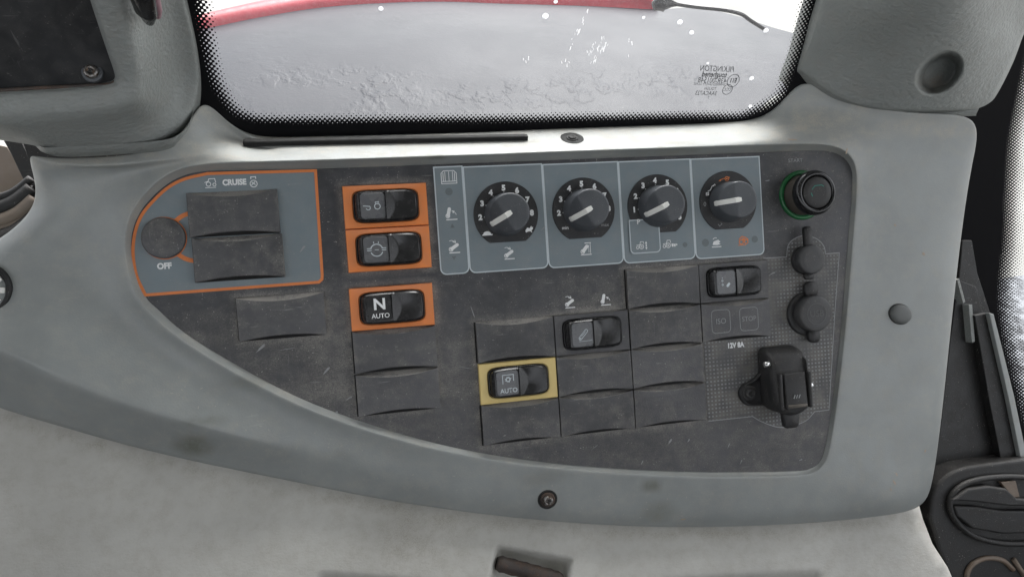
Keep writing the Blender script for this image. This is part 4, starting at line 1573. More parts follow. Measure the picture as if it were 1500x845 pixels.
mesh('worn_mark', v, f, 'teal', o, smooth=False)


# ------------------------------------------------------------------ small rubber cap, USB cap
def cap_thing(name, label, p, r, h, base_r, off, tabs, text=None):
    t_ = thing(name, label, 'socket cap', p)
    v_, f_ = loft([circ(base_r, -.0004), circ(base_r, .0016), circ(base_r - .0006, .0024), circ(base_r - .002, .0026), circ(r * .6, .0026)], cap1=True)
    mesh('base_ring', v_, f_, 'rubber', t_)
    ox, oy = off
    v_, f_ = loft([circ(r * .93, .002, 48, ox * .5, oy * .5), circ(r, .0035, 48, ox, oy), circ(r, h - .001, 48, ox, oy), circ(r * .96, h - .0003, 48, ox, oy), circ(r * .90, h, 48, ox, oy), circ(r * .5, h + .0002, 48, ox, oy), circ(.0006, h + .0002, 48, ox, oy)], cap1=True)
    c_ = mesh('lid', v_, f_, 'capgrey', t_)
    for (tx, ty, tw, tl, th, tz, ang) in tabs:
        ring_ = []
        for z_, s_ in ((tz, 1.0), (tz + th * .7, 1.0), (tz + th, .86)):
            ring_.append([tuple(q_) for q_ in rrect(tw * s_, tl * s_, min(tw, tl) * .8 * s_, z_, 5)])
        v_, f_ = loft(ring_, True, True)
        v_, f_ = moved((v_, f_), tx, ty, 0, rot=ang)
        mesh('tab', v_, f_, 'rubber', c_)
    if text:
        v_, f_ = ribbon([q_[:2] for q_ in circ(r * .58, 0, 40, ox, oy)], .0004, h + .0005, True)
        mesh('raised_ring', v_, f_, 'emboss', c_, smooth=False)
        print_text(text, .0062, (ox, oy, h + .0005), c_, 'emboss', bold=.0)
        for k_ in range(8):
            x_ = ox - r * .42 + r * .84 * k_ / 7
    return t_


cap_thing('small_cap', 'small round rubber cap with a pointed tab, under the green-ringed button', P(1177, 381, 0), .0098, .0095, .0096, (.0003, 0.0003),
          ((-.0002, .0155, .0028, .0072, .0035, .0045, 0.02), (0, -.0110, .0035, .0022, .0025, .004, 0)))
cap_thing('usb_cap', 'round rubber cap marked USB with a hinge on top', P(1181, 459, 0), .0121, .0105, .0150, (.0006, .0004),
          ((.0012, .0168, .0052, .0052, .003, .0035, 0), (.0018, -.0150, .0045, .0048, .003, .003, 0)), 'USB')
_h = P(1186, 416, 0)

# ------------------------------------------------------------------ 12 V socket with sprung lid
sp = P(1161, 563, 20)
sp[2] = 0.0
t = thing('power_socket', 'black 12V power socket with its sprung lid closed, beside a screw', 'power socket', sp)
# mounting flange with an ear
ear = P(1098.5, 577, 2) - sp
fl = smooth_line([(ear[0] - .0078, ear[1]), (ear[0] - .0052, ear[1] + .0060), (ear[0] + .003, ear[1] + .0095), (-.006, .0105), (.012, .012), (.0185, .004), (.018, -.008), (.008, -.0175), (-.006, -.0165), (ear[0] + .006, ear[1] - .0085), (ear[0] - .003, ear[1] - .0072)], 5, True)
cxf = sum(q_[0] for q_ in fl) / len(fl)
cyf = sum(q_[1] for q_ in fl) / len(fl)
inset = lambda k_, z_: [((x_ - cxf) * k_ + cxf, (y_ - cyf) * k_ + cyf, z_) for x_, y_ in fl]
v, f = loft([inset(1, -.0004), inset(1, .0022), inset(.965, .0034), inset(.91, .0034), inset(.87, .0020), inset(.5, .0018)], cap1=True)
mesh('flange', v, f, 'rubber', t)
# body: upright D-shaped housing
def dshape(a, top_, bot, r, z, cx=0.0):
    pts = []
    pts += [(cx + a - r + r * math.cos(R_(q_)), top_ - r + r * math.sin(R_(q_))) for q_ in range(0, 91, 15)]
    pts += [(cx - a + r + r * math.cos(R_(q_)), top_ - r + r * math.sin(R_(q_))) for q_ in range(90, 181, 15)]
    rb = a * 0.98
    pts += [(cx - rb * math.cos(R_(q_)) * 1.02, bot + rb * .85 - rb * .85 * math.sin(R_(q_))) for q_ in range(0, 181, 12)]
    return [(x_, y_, z) for x_, y_ in pts]


H0 = .0205
tb, bb = .0228, -.0212
rg = [dshape(.0135, tb, bb, .004, .001, .001), dshape(.0135, tb, bb, .004, H0 - .005, .001), dshape(.0131, tb - .0008, bb + .0008, .004, H0 - .0025, .001), dshape(.0122, tb - .0024, bb + .002, .004, H0 - .0008, .001), dshape(.0113, tb - .0045, bb + .003, .004, H0, .001)]
v, f = loft(rg, cap1=True)
# round the hinge side: lower the front at the top
v = [(x_, y_, z_ - max(0.0, (y_ - .006) / .012) ** 2 * .006 * (1 if z_ > .012 else 0)) for x_, y_, z_ in v]
lid = mesh('lid', v, f, 'rubber', t)
# recessed channel plate with side cheeks
v, f = loft([rrect(.0075, .0118, .0008, H0 - .0010, 3, .001, -.0040), rrect(.0075, .0118, .0008, H0 + .0022, 3, .001, -.0040), rrect(.0068, .0112, .0008, H0 + .0026, 3, .001, -.0040)], cap1=True)
v = [(x_, y_, z_ - (.0016 if y_ > .004 and z_ > H0 + .001 else 0)) for x_, y_, z_ in v]
mesh('centre_rib', v, f, 'rubber', lid)
for sx_ in (-1, 1):
    v, f = loft([rrect(.0010, .0118, .0006, H0 - .001, 3, .001 + sx_ * .0104, -.0040), rrect(.0010, .0118, .0006, H0 + .0016, 3, .001 + sx_ * .0104, -.0040), rrect(.0006, .0112, .0005, H0 + .0020, 3, .001 + sx_ * .0104, -.0040)], cap1=True)
    mesh('cheek', v, f, 'rubber', lid)
v, f = loft([rrect(.0068, .0010, .0005, H0 + .0024, 3, .001, -.0135), rrect(.0066, .0008, .0005, H0 + .0034, 3, .001, -.0135)], cap1=True)
mesh('lip', v, f, 'thread', lid)
v, f = join(*[ribbon([(x_ - .0004, -.0085), (x_ + .0006, -.0062)], .0007, H0 + .00275) for x_ in (-.0012, .0006, .0024)])
mesh('worn_mark', v, f, 'dim', lid, smooth=False)
v, f = loft([rrect(.0056, .0058, .002, H0 - .009, 4, .0012, -.0240), rrect(.0056, .0058, .002, H0 - .0055, 4, .0012, -.0240), rrect(.0048, .0050, .002, H0 - .0045, 4, .0012, -.0240)], True, True)
v = [(x_ * (1 + (y_ + .0240) * 22), y_, z_) for x_, y_, z_ in v]
mesh('pull_tab', v, f, 'rubber', t)
for q_, rr_, z_ in (((1120, 534), .0019, 15), ((1189, 564), .0019, 14)):
    pp = P(q_[0], q_[1], z_) - sp
    s_ = -1 if q_[0] < 1150 else 1
    v, f = tube([(pp[0] - s_ * .003, pp[1], pp[2]), (pp[0], pp[1], pp[2]), (pp[0] + s_ * .0006, pp[1], pp[2])], [rr_, rr_, rr_ * .6], 14)
    mesh('hinge_pin', v, f, 'metal', t)


# ------------------------------------------------------------------ screws
def make_screw(label, mat4, r=.0042, washer='thread', socket='cross', cup=True, cupmat='dark', headmat='dullmetal', cr_=1.95):
    t_ = thing('screw', label, 'screw', mat4=mat4)
    if cup:
        v_, f_ = loft([circ(r * cr_, -.0008), circ(r * cr_, .0002), circ(r * (cr_ - .1), .0004), circ(r * (cr_ - .25), .0003), circ(r * 1.5, .00005), circ(r * .6, .00005)], cap1=True)
        mesh('recess_shade_disc', v_, f_, cupmat, t_)  # flat disc, its dark colour stands for the shade of a recess
    v_, f_ = loft([circ(r * 1.45, .0000), circ(r * 1.45, .0009), circ(r * 1.35, .0013), circ(r * .9, .0013)], cap1=True)
    mesh('washer', v_, f_, washer, t_)
    v_, f_ = loft([circ(r, .0010, 36), circ(r, .0026, 36), circ(r * .86, .0033, 36), circ(r * .42, .0036, 36), circ(r * .34, .0024, 36), circ(r * .02, .0022, 36)], cap1=True)
    h_ = mesh('head', v_, f_, headmat, t_)
    sl = []
    for a_0 in (20, 110):
        a_0 = R_(a_0)
        sl.append(ribbon([(-r * .5 * math.cos(a_0), -r * .5 * math.sin(a_0)), (r * .5 * math.cos(a_0), r * .5 * math.sin(a_0))], r * .16, .00368 + len(sl) * 3e-6))
    v_, f_ = join(*sl)
    mesh('drive_slot', v_, f_, 'dark', h_, smooth=False)
    return t_


loc, nrm = hit(bvh_trim, 802, 731)
make_screw('screw with rusty washer in the trim below the panel', frame_at(loc, nrm), r=.0033, washer='rust')
loc, nrm = hit(bvh_trim, 838, 202.5)
make_screw('dark recessed screw in the level ledge under the window', frame_at(loc, nrm) @ Matrix.Diagonal((1, 1, .4, 1)), r=.0026, washer='dark', headmat='dark', cupmat='slot', cr_=2.9)
sc_p = P(1097, 575.5, 3.6)
make_screw('black hex-socket screw through the ear of the 12V power socket', Matrix.Translation(Vector(tuple(sc_p))) @ Matrix.Rotation(.4, 4, 'Z'), r=.0036, washer='rubber', cup=False, headmat='rubber')
# oval plug in the right part of the trim
loc, nrm = hit(bvh_trim, 1318, 460)
t = thing('trim_plug', 'oval grey plug in the dashboard trim right of the panel', 'plug', mat4=frame_at(loc, nrm))
v, f = loft([[(x_ * .86, y_ * 1.12, z_) for x_, y_, z_ in circ(.0085, -.001)], [(x_ * .86, y_ * 1.12, z_) for x_, y_, z_ in circ(.0085, .0002)], [(x_ * .86, y_ * 1.12, z_) for x_, y_, z_ in circ(.0078, .0003)]], cap1=True)
mesh('seat_ring', v, f, 'dark', t)
v, f = loft([[(x_ * .86, y_ * 1.12, z_) for x_, y_, z_ in circ(r_, z_0)] for r_, z_0 in ((.0077, 0), (.0077, .0012), (.0073, .0022), (.006, .0029), (.004, .0033), (.0005, .0034))], cap1=True)
mesh('cap', v, f, 'plug', t)

# ------------------------------------------------------------------ black sealing strip on the ledge
a0, a1 = D(360, 211.5), D(772, 203)
ax = (a1 - a0)
ln = np.linalg.norm(ax)
ax = ax / ln
prof = [(-.003, 0), (-.003, .0026), (-.0024, .0030), (.0006, .0030), (.0012, .0024), (.0012, 0)]
rg = []
for s_, k_ in ((-.001, .9), (0, 1.1), (.006, 1.1), (.009, 1), (ln - .002, 1), (ln, .85)):
    c_ = a0 + ax * s_
    rg.append([tuple(c_ + BACK * b_ * k_ + UP * h_ * (k_ * .9 + .1) - a0) for b_, h_ in prof])
v, f = loft(rg, True, True)
o = mesh('seal_strip', v, f, 'slot', at=a0, smooth=False)
tag(o, 'thin black strip lying along the foot of the upper window', 'seal strip')

# ------------------------------------------------------------------ upper window
inner_px = [(278, -60), (283, 0), (291, 60), (301, 110), (312, 135), (328, 158), (345, 172), (375, 180), (440, 182), (600, 181), (750, 179.5), (900, 177), (1020, 175), (1080, 175), (1108, 168), (1135, 156), (1153, 138), (1166, 105), (1181, 62), (1195, 0), (1212, -60)]
inner = smooth_line(inner_px, 4)
EX = np.array((1.0, 0, 0))


def g2(p):
    return np.array((p[0] - G0[0], np.dot(np.array(p) - G0, UP)))


inner2 = np.array([g2(G(x, y)) for x, y in inner])
xs = np.arange(-0.172 - G0[0], 0.285 - G0[0], 0.0022)
ys = np.arange(-0.012, 0.27, 0.0022)
gx, gy = np.meshgrid(xs, ys)
Q = np.stack([gx.ravel(), gy.ravel()], 1)
loop = np.vstack([inner2, [[inner2[-1][0] + .05, .6], [inner2[0][0] - .05, .6]]])
ins = inside(Q, loop)
ds = edge_dist(Q, inner2, False)
# width of the dotted band: narrow below, wider at the sides
bl_, br_ = g2(G(345, 172)), g2(G(1105, 164))
side = np.clip(np.maximum((bl_[0] + .012 - Q[:, 0]) / .02, (Q[:, 0] - br_[0] + .012) / .02), 0, 1)
wd_ = .0076 + side * .0055
val = np.where(ins, np.clip(1 - ds / wd_, 0, 1), 1.0)
nx, ny = len(xs), len(ys)
F = [(j * nx + i, j * nx + i + 1, (j + 1) * nx + i + 1, (j + 1) * nx + i) for j in range(ny - 1) for i in range(nx - 1)]
gm = Matrix(((1, 0, 0, G0[0]), (0, UP[1], -BACK[1], G0[1]), (0, UP[2], -BACK[2], G0[2]), (0, 0, 0, 1)))
win = thing('upper_window', 'clear window above the panel with a dotted black border', 'window', mat4=gm)
o = mesh('pane', [(a, b, 0) for a, b in Q], F, 'glass', win, smooth=False)
a_ = o.data.attributes.new('edge', 'FLOAT', 'POINT')
a_.data.foreach_set('value', val.astype(np.float32))
# maker's stamp, seen from behind
MT['stamp'] = flat('stamp_grey', (0.06, 0.065, 0.07, 1), wear=0.4)


def gl(x, y):
    q_ = g2(G(x, y))
    return q_[0], q_[1], .0006


for s_, x_, y_, sz, bo, sh in (('PILKINGTON', 1051, 101, .0052, 0, .35), ('toughened', 1046, 109.2, .0052, .02, 0), ('43R-001548', 1043, 118, .0052, .0, .1), ('TEMPERED SAFETY GLASS', 1040, 123.5, .0022, 0, 0),
                               ('TOUGH', 1040, 129.8, .0030, 0, 0), ('3AACA723', 1034, 136.5, .0042, 0, 0), ('7', 1037, 143, .003, 0, 0)):
    print_text(s_, sz, gl(x_, y_), win, 'stamp', bold=bo, mirror=True, name='stamp_lettering', shear=sh, xs=.80 if len(s_) < 20 else .95, rot=R_(-3))
v, f = ribbon([q_[:2] for q_ in circ(.0042, 0, 30, *gl(1073.5, 118)[:2])], .0004, .0006, True)
o = mesh('stamp_ring', v, f, 'stamp', win, smooth=False)
print_text('E11', .0042, gl(1073.5, 118), win, 'stamp', mirror=True, name='stamp_lettering', bold=.03, xs=.8)
v, f = ribbon([q_[:2] for q_ in circ(.0034, 0, 30, *gl(1065, 131)[:2])], .0004, .0006, True)
mesh('stamp_ring', v, f, 'stamp', win, smooth=False)
print_text('CCC', .003, gl(1065, 131), win, 'stamp', mirror=True, name='stamp_lettering', xs=.9)
# dry white smears on the pane
def backlit(name, tcol):
    m_ = NT(name)
    m_.b.inputs['Base Color'].default_value = (0.85, 0.85, 0.86, 1)
    m_.b.inputs['Roughness'].default_value = 0.4
    tl_ = m_.n('BsdfTranslucent')
    tl_.inputs[0].default_value = tcol
    mx_ = m_.n('MixShader')
    mx_.inputs[0].default_value = 0.75
    m_.l(m_.b.outputs[0], mx_.inputs[1])
    m_.l(tl_.outputs[0], mx_.inputs[2])
    m_.l(mx_.outputs[0], m_.out.inputs[0])
    return m_.m


MT['smear'] = backlit('dried_smear', (0.75, 0.75, 0.76, 1))
MT['bead'] = backlit('frosted_bead', (0.98, 0.98, 1.0, 1))
sm = []
for c0_, c1_, n_ in (((862, 8), (836, 70), 16), ((872, 60), (862, 78), 8), ((890, 58), (866, 92), 14), ((884, 52), (876, 70), 8), ((830, 86), (824, 96), 4), ((922, 55), (920, 82), 3), ((775, 78), (772, 92), 3)):
    for i in range(n_):
        t_ = random.random()
        x_ = c0_[0] + (c1_[0] - c0_[0]) * t_ + random.gauss(0, 2.4)
        y_ = c0_[1] + (c1_[1] - c0_[1]) * t_
        l_ = random.uniform(2, 7)
        dx = (c1_[0] - c0_[0]) / 60 * l_ + random.gauss(0, .8)
        q0, q1 = gl(x_, y_), gl(x_ + dx * .6, y_ + l_)
        sm.append(ribbon([q0[:2], q1[:2]], random.uniform(.00012, .00032), .0004 + len(sm) * 3e-6))
v, f = join(*sm)
o = mesh('dried_smears', v, f, 'smear', win, smooth=False)
o['kind'] = 'stuff'
# beads of water on the outside of the pane
bm_ = bmesh.new()
bmesh.ops.create_icosphere(bm_, subdivisions=3, radius=1.0)
for v_ in bm_.verts:
    v_.co.z = max(v_.co.z, 0) if False else v_.co.z * .5
bead = bpy.data.meshes.new('water_bead')
bm_.to_mesh(bead)
bm_.free()
bead.materials.append(MT['bead'])
bead.polygons.foreach_set('use_smooth', [True] * len(bead.polygons))
for x_, y_, r_, lab in ((996, 33, 2.6, 'largest white water bead near the top right of the upper window'), (1013, 48, 2.2, 'white water bead just below the largest one on the window'),
                        (799, 24, 2.8, 'pale grey water bead at the top middle of the upper window'), (1122, 45, 2.5, 'white water bead at the tip of the dark wiper arm'),
                        (1101, 115, 2.3, 'white water bead right of the glass stamp'), (1099, 156, 2.0, 'lowest white water bead in the right corner of the window'),
                        (1037, 93, 1.3, 'small water bead just above the glass stamp'), (943, 26, 1.4, 'small white water bead between the two smears and the largest bead'),
                        (558, 13, 2.0, 'lone grey water bead on the left half of the window'), (814, 3, 1.8, 'water bead at the very top edge above the pale grey bead')):
    o = bpy.data.objects.new('water_bead', bead)
    COL.objects.link(o)
    q_ = G(x_, y_, -1.2)
    o.matrix_world = M @ Matrix.Translation(Vector(tuple(q_))) @ gm.to_3x3().to_4x4() @ Matrix.Diagonal((r_ * .00068, r_ * .0006, r_ * .0006, 1))
    tag(o, lab, 'water bead', 'water beads on the upper window')
# wiper arm outside
wp = [G(x_, y_, -o_) for x_, y_, o_ in ((957, 10, 30), (970, 5, 30), (985, 6, 28), (1020, 11, 22), (1058, 15, 16), (1085, 21, 12), (1100, 31, 10), (1121, 44, 8))]
v, f = tube([tuple(p - wp[0]) for p in smooth_line(wp, 4)], [.0022 + (.0035 if i < 8 else 0) * (1 - abs(i - 4) / 5 if i < 9 else 0) if i < 9 else .0012 for i in range(29)], 10)
o = mesh('wiper_arm', v, f, 'black', at=wp[0])
tag(o, 'thin dark wiper arm outside, behind the top right of the window', 'wiper arm')

# ------------------------------------------------------------------ monitor housing at the upper left
S = [
    # plate edge, rim top, front edge, shoulder, side mid, silhouette
    [(116, -70, 40), (122, -70, 46), (165, -70, 47), (178, -70, 42), (226, -70, 5), (252, -70, -25)],
    [(128, -10, 40), (134, -10, 46), (172, -10, 47), (186, -10, 42), (236, -10, 5), (266, -10, -25)],
    [(145, 40, 40), (151, 40, 46), (184, 40, 47), (198, 40, 42), (245, 40, 5), (279, 40, -25)],
    [(160, 85, 40), (166, 85, 46), (196, 88, 47), (210, 88, 41), (252, 88, 6), (289, 88, -22)],
    [(170, 112, 40), (176, 114, 46), (203, 125, 46), (214, 130, 40), (254, 130, 8), (292, 128, -18)],
    [(167, 120, 40), (173, 127, 46), (196, 150, 46), (205, 160, 40), (240, 175, 14), (277, 178, -4)],
    [(130, 124, 40), (134, 131, 46), (140, 158, 46), (145, 172, 40), (170, 198, 24), (222, 214, 12)],
    [(80, 127, 40), (80, 135, 46), (80, 163, 46), (80, 178, 40), (95, 203, 24), (120, 219, 12)],
    [(30, 130, 40), (30, 138, 46), (28, 166, 46), (30, 181, 40), (50, 204, 24), (58, 220, 10)],
    [(-20, 133, 40), (-20, 141, 46), (-24, 169, 46), (-20, 184, 40), (12, 192, 20), (34, 203, 0)],
    [(-80, 136, 40), (-80, 144, 46), (-90, 172, 46), (-90, 187, 40), (-60, 192, 20), (-40, 195, 0)],
]
mp_ = P(160, 180, 10)
mon = thing('monitor_housing', 'grey padded housing with a dark plate at the upper left', 'monitor housing', mp_)
hw = lambda y: 0.25 * max(0.0, 128 - y)
SILH = [56, 42, 30, 17, 8, 6, 12, 13, 10, 0, 0]
S = [[(x_, y_, (SILH[i] if r_ == 5 else w_ + hw(y_) if r_ < 4 else w_ + hw(y_) * 1.15)) for r_, (x_, y_, w_) in enumerate(st_)] for i, st_ in enumerate(S)]
rg = [[P(*st_[r_]) - mp_ for st_ in S] for r_ in range(6)]
rg.insert(0, [P(st_[0][0], st_[0][1], st_[0][2] - 4) - mp_ for st_ in S])
rg.append([q_ + np.array((0, 0, -.02)) for q_ in rg[-1]])
ns = len(S)
v, f = loft(rg, closed=False)
cr = {}
for i in range(ns - 1):
    cr[(1 * ns + i, 1 * ns + i + 1)] = .8
    cr[(2 * ns + i, 2 * ns + i + 1)] = .3
    cr[(6 * ns + i, 6 * ns + i + 1)] = .7
    if i >= 5:
        cr[(4 * ns + i, 4 * ns + i + 1)] = .55
mesh('housing_shell', v, f, 'cover', mon, sub=3, crease=cr)
pl = [P(x_, y_, 38.6 + hw(y_)) - mp_ for x_, y_ in ((118, -70), (132, -10), (148, 38), (163, 84), (173, 113), (171, 120), (162, 124), (130, 126), (80, 129), (30, 132), (-20, 135), (-85, 139), (-85, -70))]
n = len(pl)
plb = [q_ + np.array((0, 0, -.004)) for q_ in pl]
v, f = pl + plb, [tuple(reversed(range(n)))] + [(i, (i + 1) % n, n + (i + 1) % n, n + i) for i in range(n)]
mesh('dark_plate', v, f, 'screen', mon, smooth=False)
# rusty grime in the groove below the plate
gr = [P(x_, y_, 42.0 + hw(y_)) - mp_ for x_, y_ in ((-60, 137), (0, 133), (60, 129.5), (120, 126.5), (158, 124.5), (168, 121))]
v, f = tube([tuple(q_) for q_ in smooth_line(gr, 5)], .0011, 8)
mesh('grime', v, f, 'rust', mon)
# neck collar below the housing
nk1 = [(286, 150, -8), (278, 182, -2), (262, 200, 2), (235, 209, 4), (150, 216, 5), (90, 218, 5), (64, 219, 3), (50, 212, -6)]
nk2 = [(283, 168, -10), (275, 190, -6), (262, 206, -2), (240, 219, 1), (150, 226, 2), (98, 228, 2), (76, 226, 0), (60, 220, -10)]
rg = [[P(x_, y_ - 3, w_ + 10) - mp_ for x_, y_, w_ in smooth_line(nk1, 4)], [P(x_, y_, w_ + 9) - mp_ for x_, y_, w_ in smooth_line(nk1, 4)], [P(x_, y_ + 2, w_ + 5) - mp_ for x_, y_, w_ in smooth_line(nk2, 4)], [P(x_, y_ + 1, w_ - 12) - mp_ for x_, y_, w_ in smooth_line(nk2, 4)]]
v, f = loft(rg, closed=False)
mesh('neck', v, f, 'cover', mon)
sc1 = P(136, 107, 39.5 + hw(107))
make_screw('dull screw in the corner of the dark plate on the monitor housing', Matrix.Translation(Vector(tuple(sc1))), r=.0034, washer='knob', cup=False)
# small black clip on the housing
cq = P(214, 8, 70)
v, f = tube([tuple(P(x_, y_, w_) - cq) for x_, y_, w_ in ((201, -40, 92), (208, -5, 82), (214, 18, 75), (217, 28, 68))], [.0062, .0056, .0052, .0036], 14, flat_=.7)
t = thing('clip', 'short black clip hanging at the top of the monitor housing', 'clip', cq)
mesh('clip_body', v, f, 'black', t)
v, f = tube([tuple(P(x_, y_, w_) - cq) for x_, y_, w_ in ((216, -40, 84), (224, -5, 72), (229, 16, 66), (231, 24, 60))], [.0030, .0030, .0026, .0016], 12)
MT['mauve'] = plastic('mauve_backing', (0.28, 0.15, 0.18, 1), .5, dust=.1)
mesh('mauve_backing', v, f, 'mauve', t)

# ------------------------------------------------------------------ pillar cover at the upper right, with a round hole
po = [(1225, -60), (1203, 10), (1188, 60), (1173, 98), (1178, 106), (1200, 124), (1228, 142), (1262, 154), (1300, 160), (1370, 162), (1425, 160), (1448, 152), (1462, 136), (1485, 90), (1502, 45), (1530, -10), (1550, -60)]
po = [tuple(q_) for q_ in smooth_line(po, 3)]
hc = (1376, 107)


def pillar_h(x, y):
    base = rbf_height([(1225, -60, 54), (1203, 10, 38), (1188, 60, 24), (1175, 100, 10), (1228, 142, 6), (1300, 158, 10), (1380, 160, 13), (1448, 150, 9), (1500, 50, 20), (1550, -60, 45),
                       (1300, 20, 62), (1260, 80, 30), (1372, -20, 86), (1345, 50, 58), (1320, 110, 31), (1430, -20, 86), (1420, 60, 55), (1400, 130, 26), (1470, 60, 38), (1290, 90, 34)])(x, y)
    # round shaft drilled towards the window
    a = R_(-38)
    dx, dy = x - hc[0], y - hc[1]
    ex = (dx * math.cos(a) + dy * math.sin(a)) / 40.0
    ey = (-dx * math.sin(a) + dy * math.cos(a)) / 28.0
    rr_ = np.hypot(ex, ey)
    depth = 24.0 * (1 - np.clip((rr_ - .62) / .38, 0, 1) ** 2 * (3 - 2 * np.clip((rr_ - .62) / .38, 0, 1)))
    depth = depth * (1 + 0.25 * np.clip(ex, -1, 1))
    return base - np.where(rr_ < 1.0, depth, 0)


ex_ = np.array([(hc[0] + r_ * math.cos(a_), hc[1] + r_ * math.sin(a_)) for r_ in range(2, 46, 2) for a_ in np.linspace(0, 2 * math.pi, max(8, int(r_ * 2.4)), endpoint=False)])
pc = P(1340, 100, 15)
o = patch('pillar_cover', po, pillar_h, 'cover', step=7, thick=25, extra=ex_, at=pc,
          dust=lambda x, y: .75 * np.exp(-(((x - 1366) / 16) ** 2 + ((y - 121) / 12) ** 2)))
tag(o, 'grey grained pillar cover with a round hole at the upper right', 'pillar cover')
# lower lip of the cover that drops behind the trim
v, f = loft([[P(x_, y_, w_) - pc for x_, y_, w_ in ((1180, 100, 6), (1230, 138, 2), (1264, 150, 2), (1300, 155, 4), (1370, 158, 6), (1436, 155, 3))],
             [P(x_, y_, w_) - pc for x_, y_, w_ in ((1178, 108, 4), (1226, 148, 0), (1262, 162, 0), (1300, 168, 2), (1370, 171, 4), (1430, 168, 1))],
             [P(x_, y_, w_) - pc for x_, y_, w_ in ((1178, 110, -30), (1226, 150, -26), (1262, 164, -22), (1300, 170, -20), (1370, 173, -18), (1430, 170, -20))]], closed=False)
mesh('lower_lip', v, f, 'cover', o, smooth=True)

# ------------------------------------------------------------------ lower trim with recesses and a rusty rod
lo_ = [(-80, 560), (0, 585), (100, 612), (300, 662), (500, 702), (700, 737), (900, 752), (1100, 755), (1280, 745), (1345, 735), (1352, 760), (1366, 796), (1388, 830), (1410, 880), (1420, 930), (-80, 930)]
lo2 = []
for a, b in zip(lo_, lo_[1:] + lo_[:1]):
    k_ = max(1, int(math.hypot(b[0] - a[0], b[1] - a[1]) / 14))
    lo2 += [(a[0] + (b[0] - a[0]) * i / k_, a[1] + (b[1] - a[1]) * i / k_) for i in range(k_)]
base_lo = rbf_height([(-80, 560, -16), (300, 662, -16), (700, 737, -16), (1100, 755, -16), (1350, 740, -18), (0, 700, -8), (400, 800, -2), (0, 930, 6), (700, 800, -6), (700, 930, 10), (1100, 800, -7), (1100, 930, 8), (1350, 800, -12), (1410, 930, -8)])


def box_dip(x, y, cx, cy, a, b, ang, depth, soft):
    c, s = math.cos(R_(ang)), math.sin(R_(ang))
    dx, dy = x - cx, y - cy
    ex = np.abs(dx * c + dy * s) - a
    ey = np.abs(-dx * s + dy * c) - b
    d = np.hypot(np.maximum(ex, 0), np.maximum(ey, 0)) + np.minimum(np.maximum(ex, ey), 0)
    q_ = np.clip((soft - d) / (2 * soft), 0, 1)
    return depth * q_ * q_ * (3 - 2 * q_)


def lower_h(x, y):
    h = base_lo(x, y)
    h = h - box_dip(x, y, 775, 850, 52, 38, 10, 13, 7)
    h = h - box_dip(x, y, 1085, 888, 110, 38, -3, 10, 13)
    h = h - box_dip(x, y, 560, 893, 90, 40, 4, 9, 12)
    return h


ex_ = np.array([(x, y) for x in np.arange(705, 850, 3.5) for y in np.arange(792, 880, 3.5)] + [(x, y) for x in np.arange(940, 1210, 5) for y in np.arange(825, 880, 4)] + [(x, y) for x in np.arange(450, 670, 6) for y in np.arange(832, 880, 5)])
o = patch('lower_trim', lo2, lower_h, 'lower', step=13, thick=15, extra=ex_, at=P(700, 760, 0),
          dust=lambda x, y: .40 * np.clip(1 - np.abs(y - np.interp(x, [-80, 0, 100, 300, 500, 700, 900, 1100, 1280, 1350], [590, 612, 640, 690, 730, 763, 778, 781, 766, 756])) / 12, 0, 1) + .35 * np.exp(-(((x - 600) / 70) ** 2 + ((y - 790) / 50) ** 2)))
tag(o, 'beige-grey lower trim with sunken recesses below the dashboard', 'lower trim')
r0, r1 = P(728, 824, -6), P(822, 849, -6)
pts = [r0 + (r1 - r0) * k_ / 16 + np.array((0, 0, 0)) for k_ in range(17)]
v, f = tube([tuple(q_ - r0) for q_ in pts], [(.0040 if k_ in (0, 16) else .0050 + .0003 * math.sin(k_ * 2.1)) for k_ in range(17)], 16)
o = mesh('rusty_rod', v, f, 'rust', at=r0)
tag(o, 'short rusty rod lying in the slot of the lower trim', 'rod')

# ------------------------------------------------------------------ right edge: side window, strut, latch
sw_in = [(1530, -60), (1508, 40), (1490, 120), (1474, 200), (1468, 280), (1466, 350), (1460, 400), (1458, 440), (1462, 480), (1470, 520), (1482, 565), (1500, 630), (1540, 720)]
SN = np.array((-0.55, 0.18, 0.81))
SN = SN / np.linalg.norm(SN)
S0 = P(1470, 350, -75)
s_u = np.cross(np.array((0, 1.0, 0)), SN)
s_u /= np.linalg.norm(s_u)
s_v = np.cross(SN, s_u)
sm4 = Matrix(((s_u[0], s_v[0], SN[0], S0[0]), (s_u[1], s_v[1], SN[1], S0[1]), (s_u[2], s_v[2], SN[2], S0[2]), (0, 0, 0, 1)))


def sg(x, y):
    q_ = on_plane(x, y, S0, SN) - S0
    return np.array((np.dot(q_, s_u), np.dot(q_, s_v)))


line = np.array([sg(x, y) for x, y in smooth_line(sw_in, 4)])
c_lo = sg(1400, 900)
c_hi = sg(1400, -60)
xs = np.arange(-.075, .16, .003)
ys = np.arange(min(c_lo[1], -.30), .26, .003)
gx, gy = np.meshgrid(xs, ys)
Q = np.stack([gx.ravel(), gy.ravel()], 1)
loop = np.vstack([line, [[.6, line[-1][1]], [.6, line[0][1]]]])
ins = inside(Q, loop)
ds = edge_dist(Q, line, False)
val = np.where(ins, np.clip(1 - ds / .020, 0, 1), 1.0)
nx, ny = len(xs), len(ys)
F = [(j * nx + i, j * nx + i + 1, (j + 1) * nx + i + 1, (j + 1) * nx + i) for j in range(ny - 1) for i in range(nx - 1)]
win2 = thing('side_window', 'side window with a black serrated border at the right edge', 'window', mat4=sm4)
o = mesh('pane', [(a, b, 0) for a, b in Q], F, 'glass_side', win2, smooth=False)
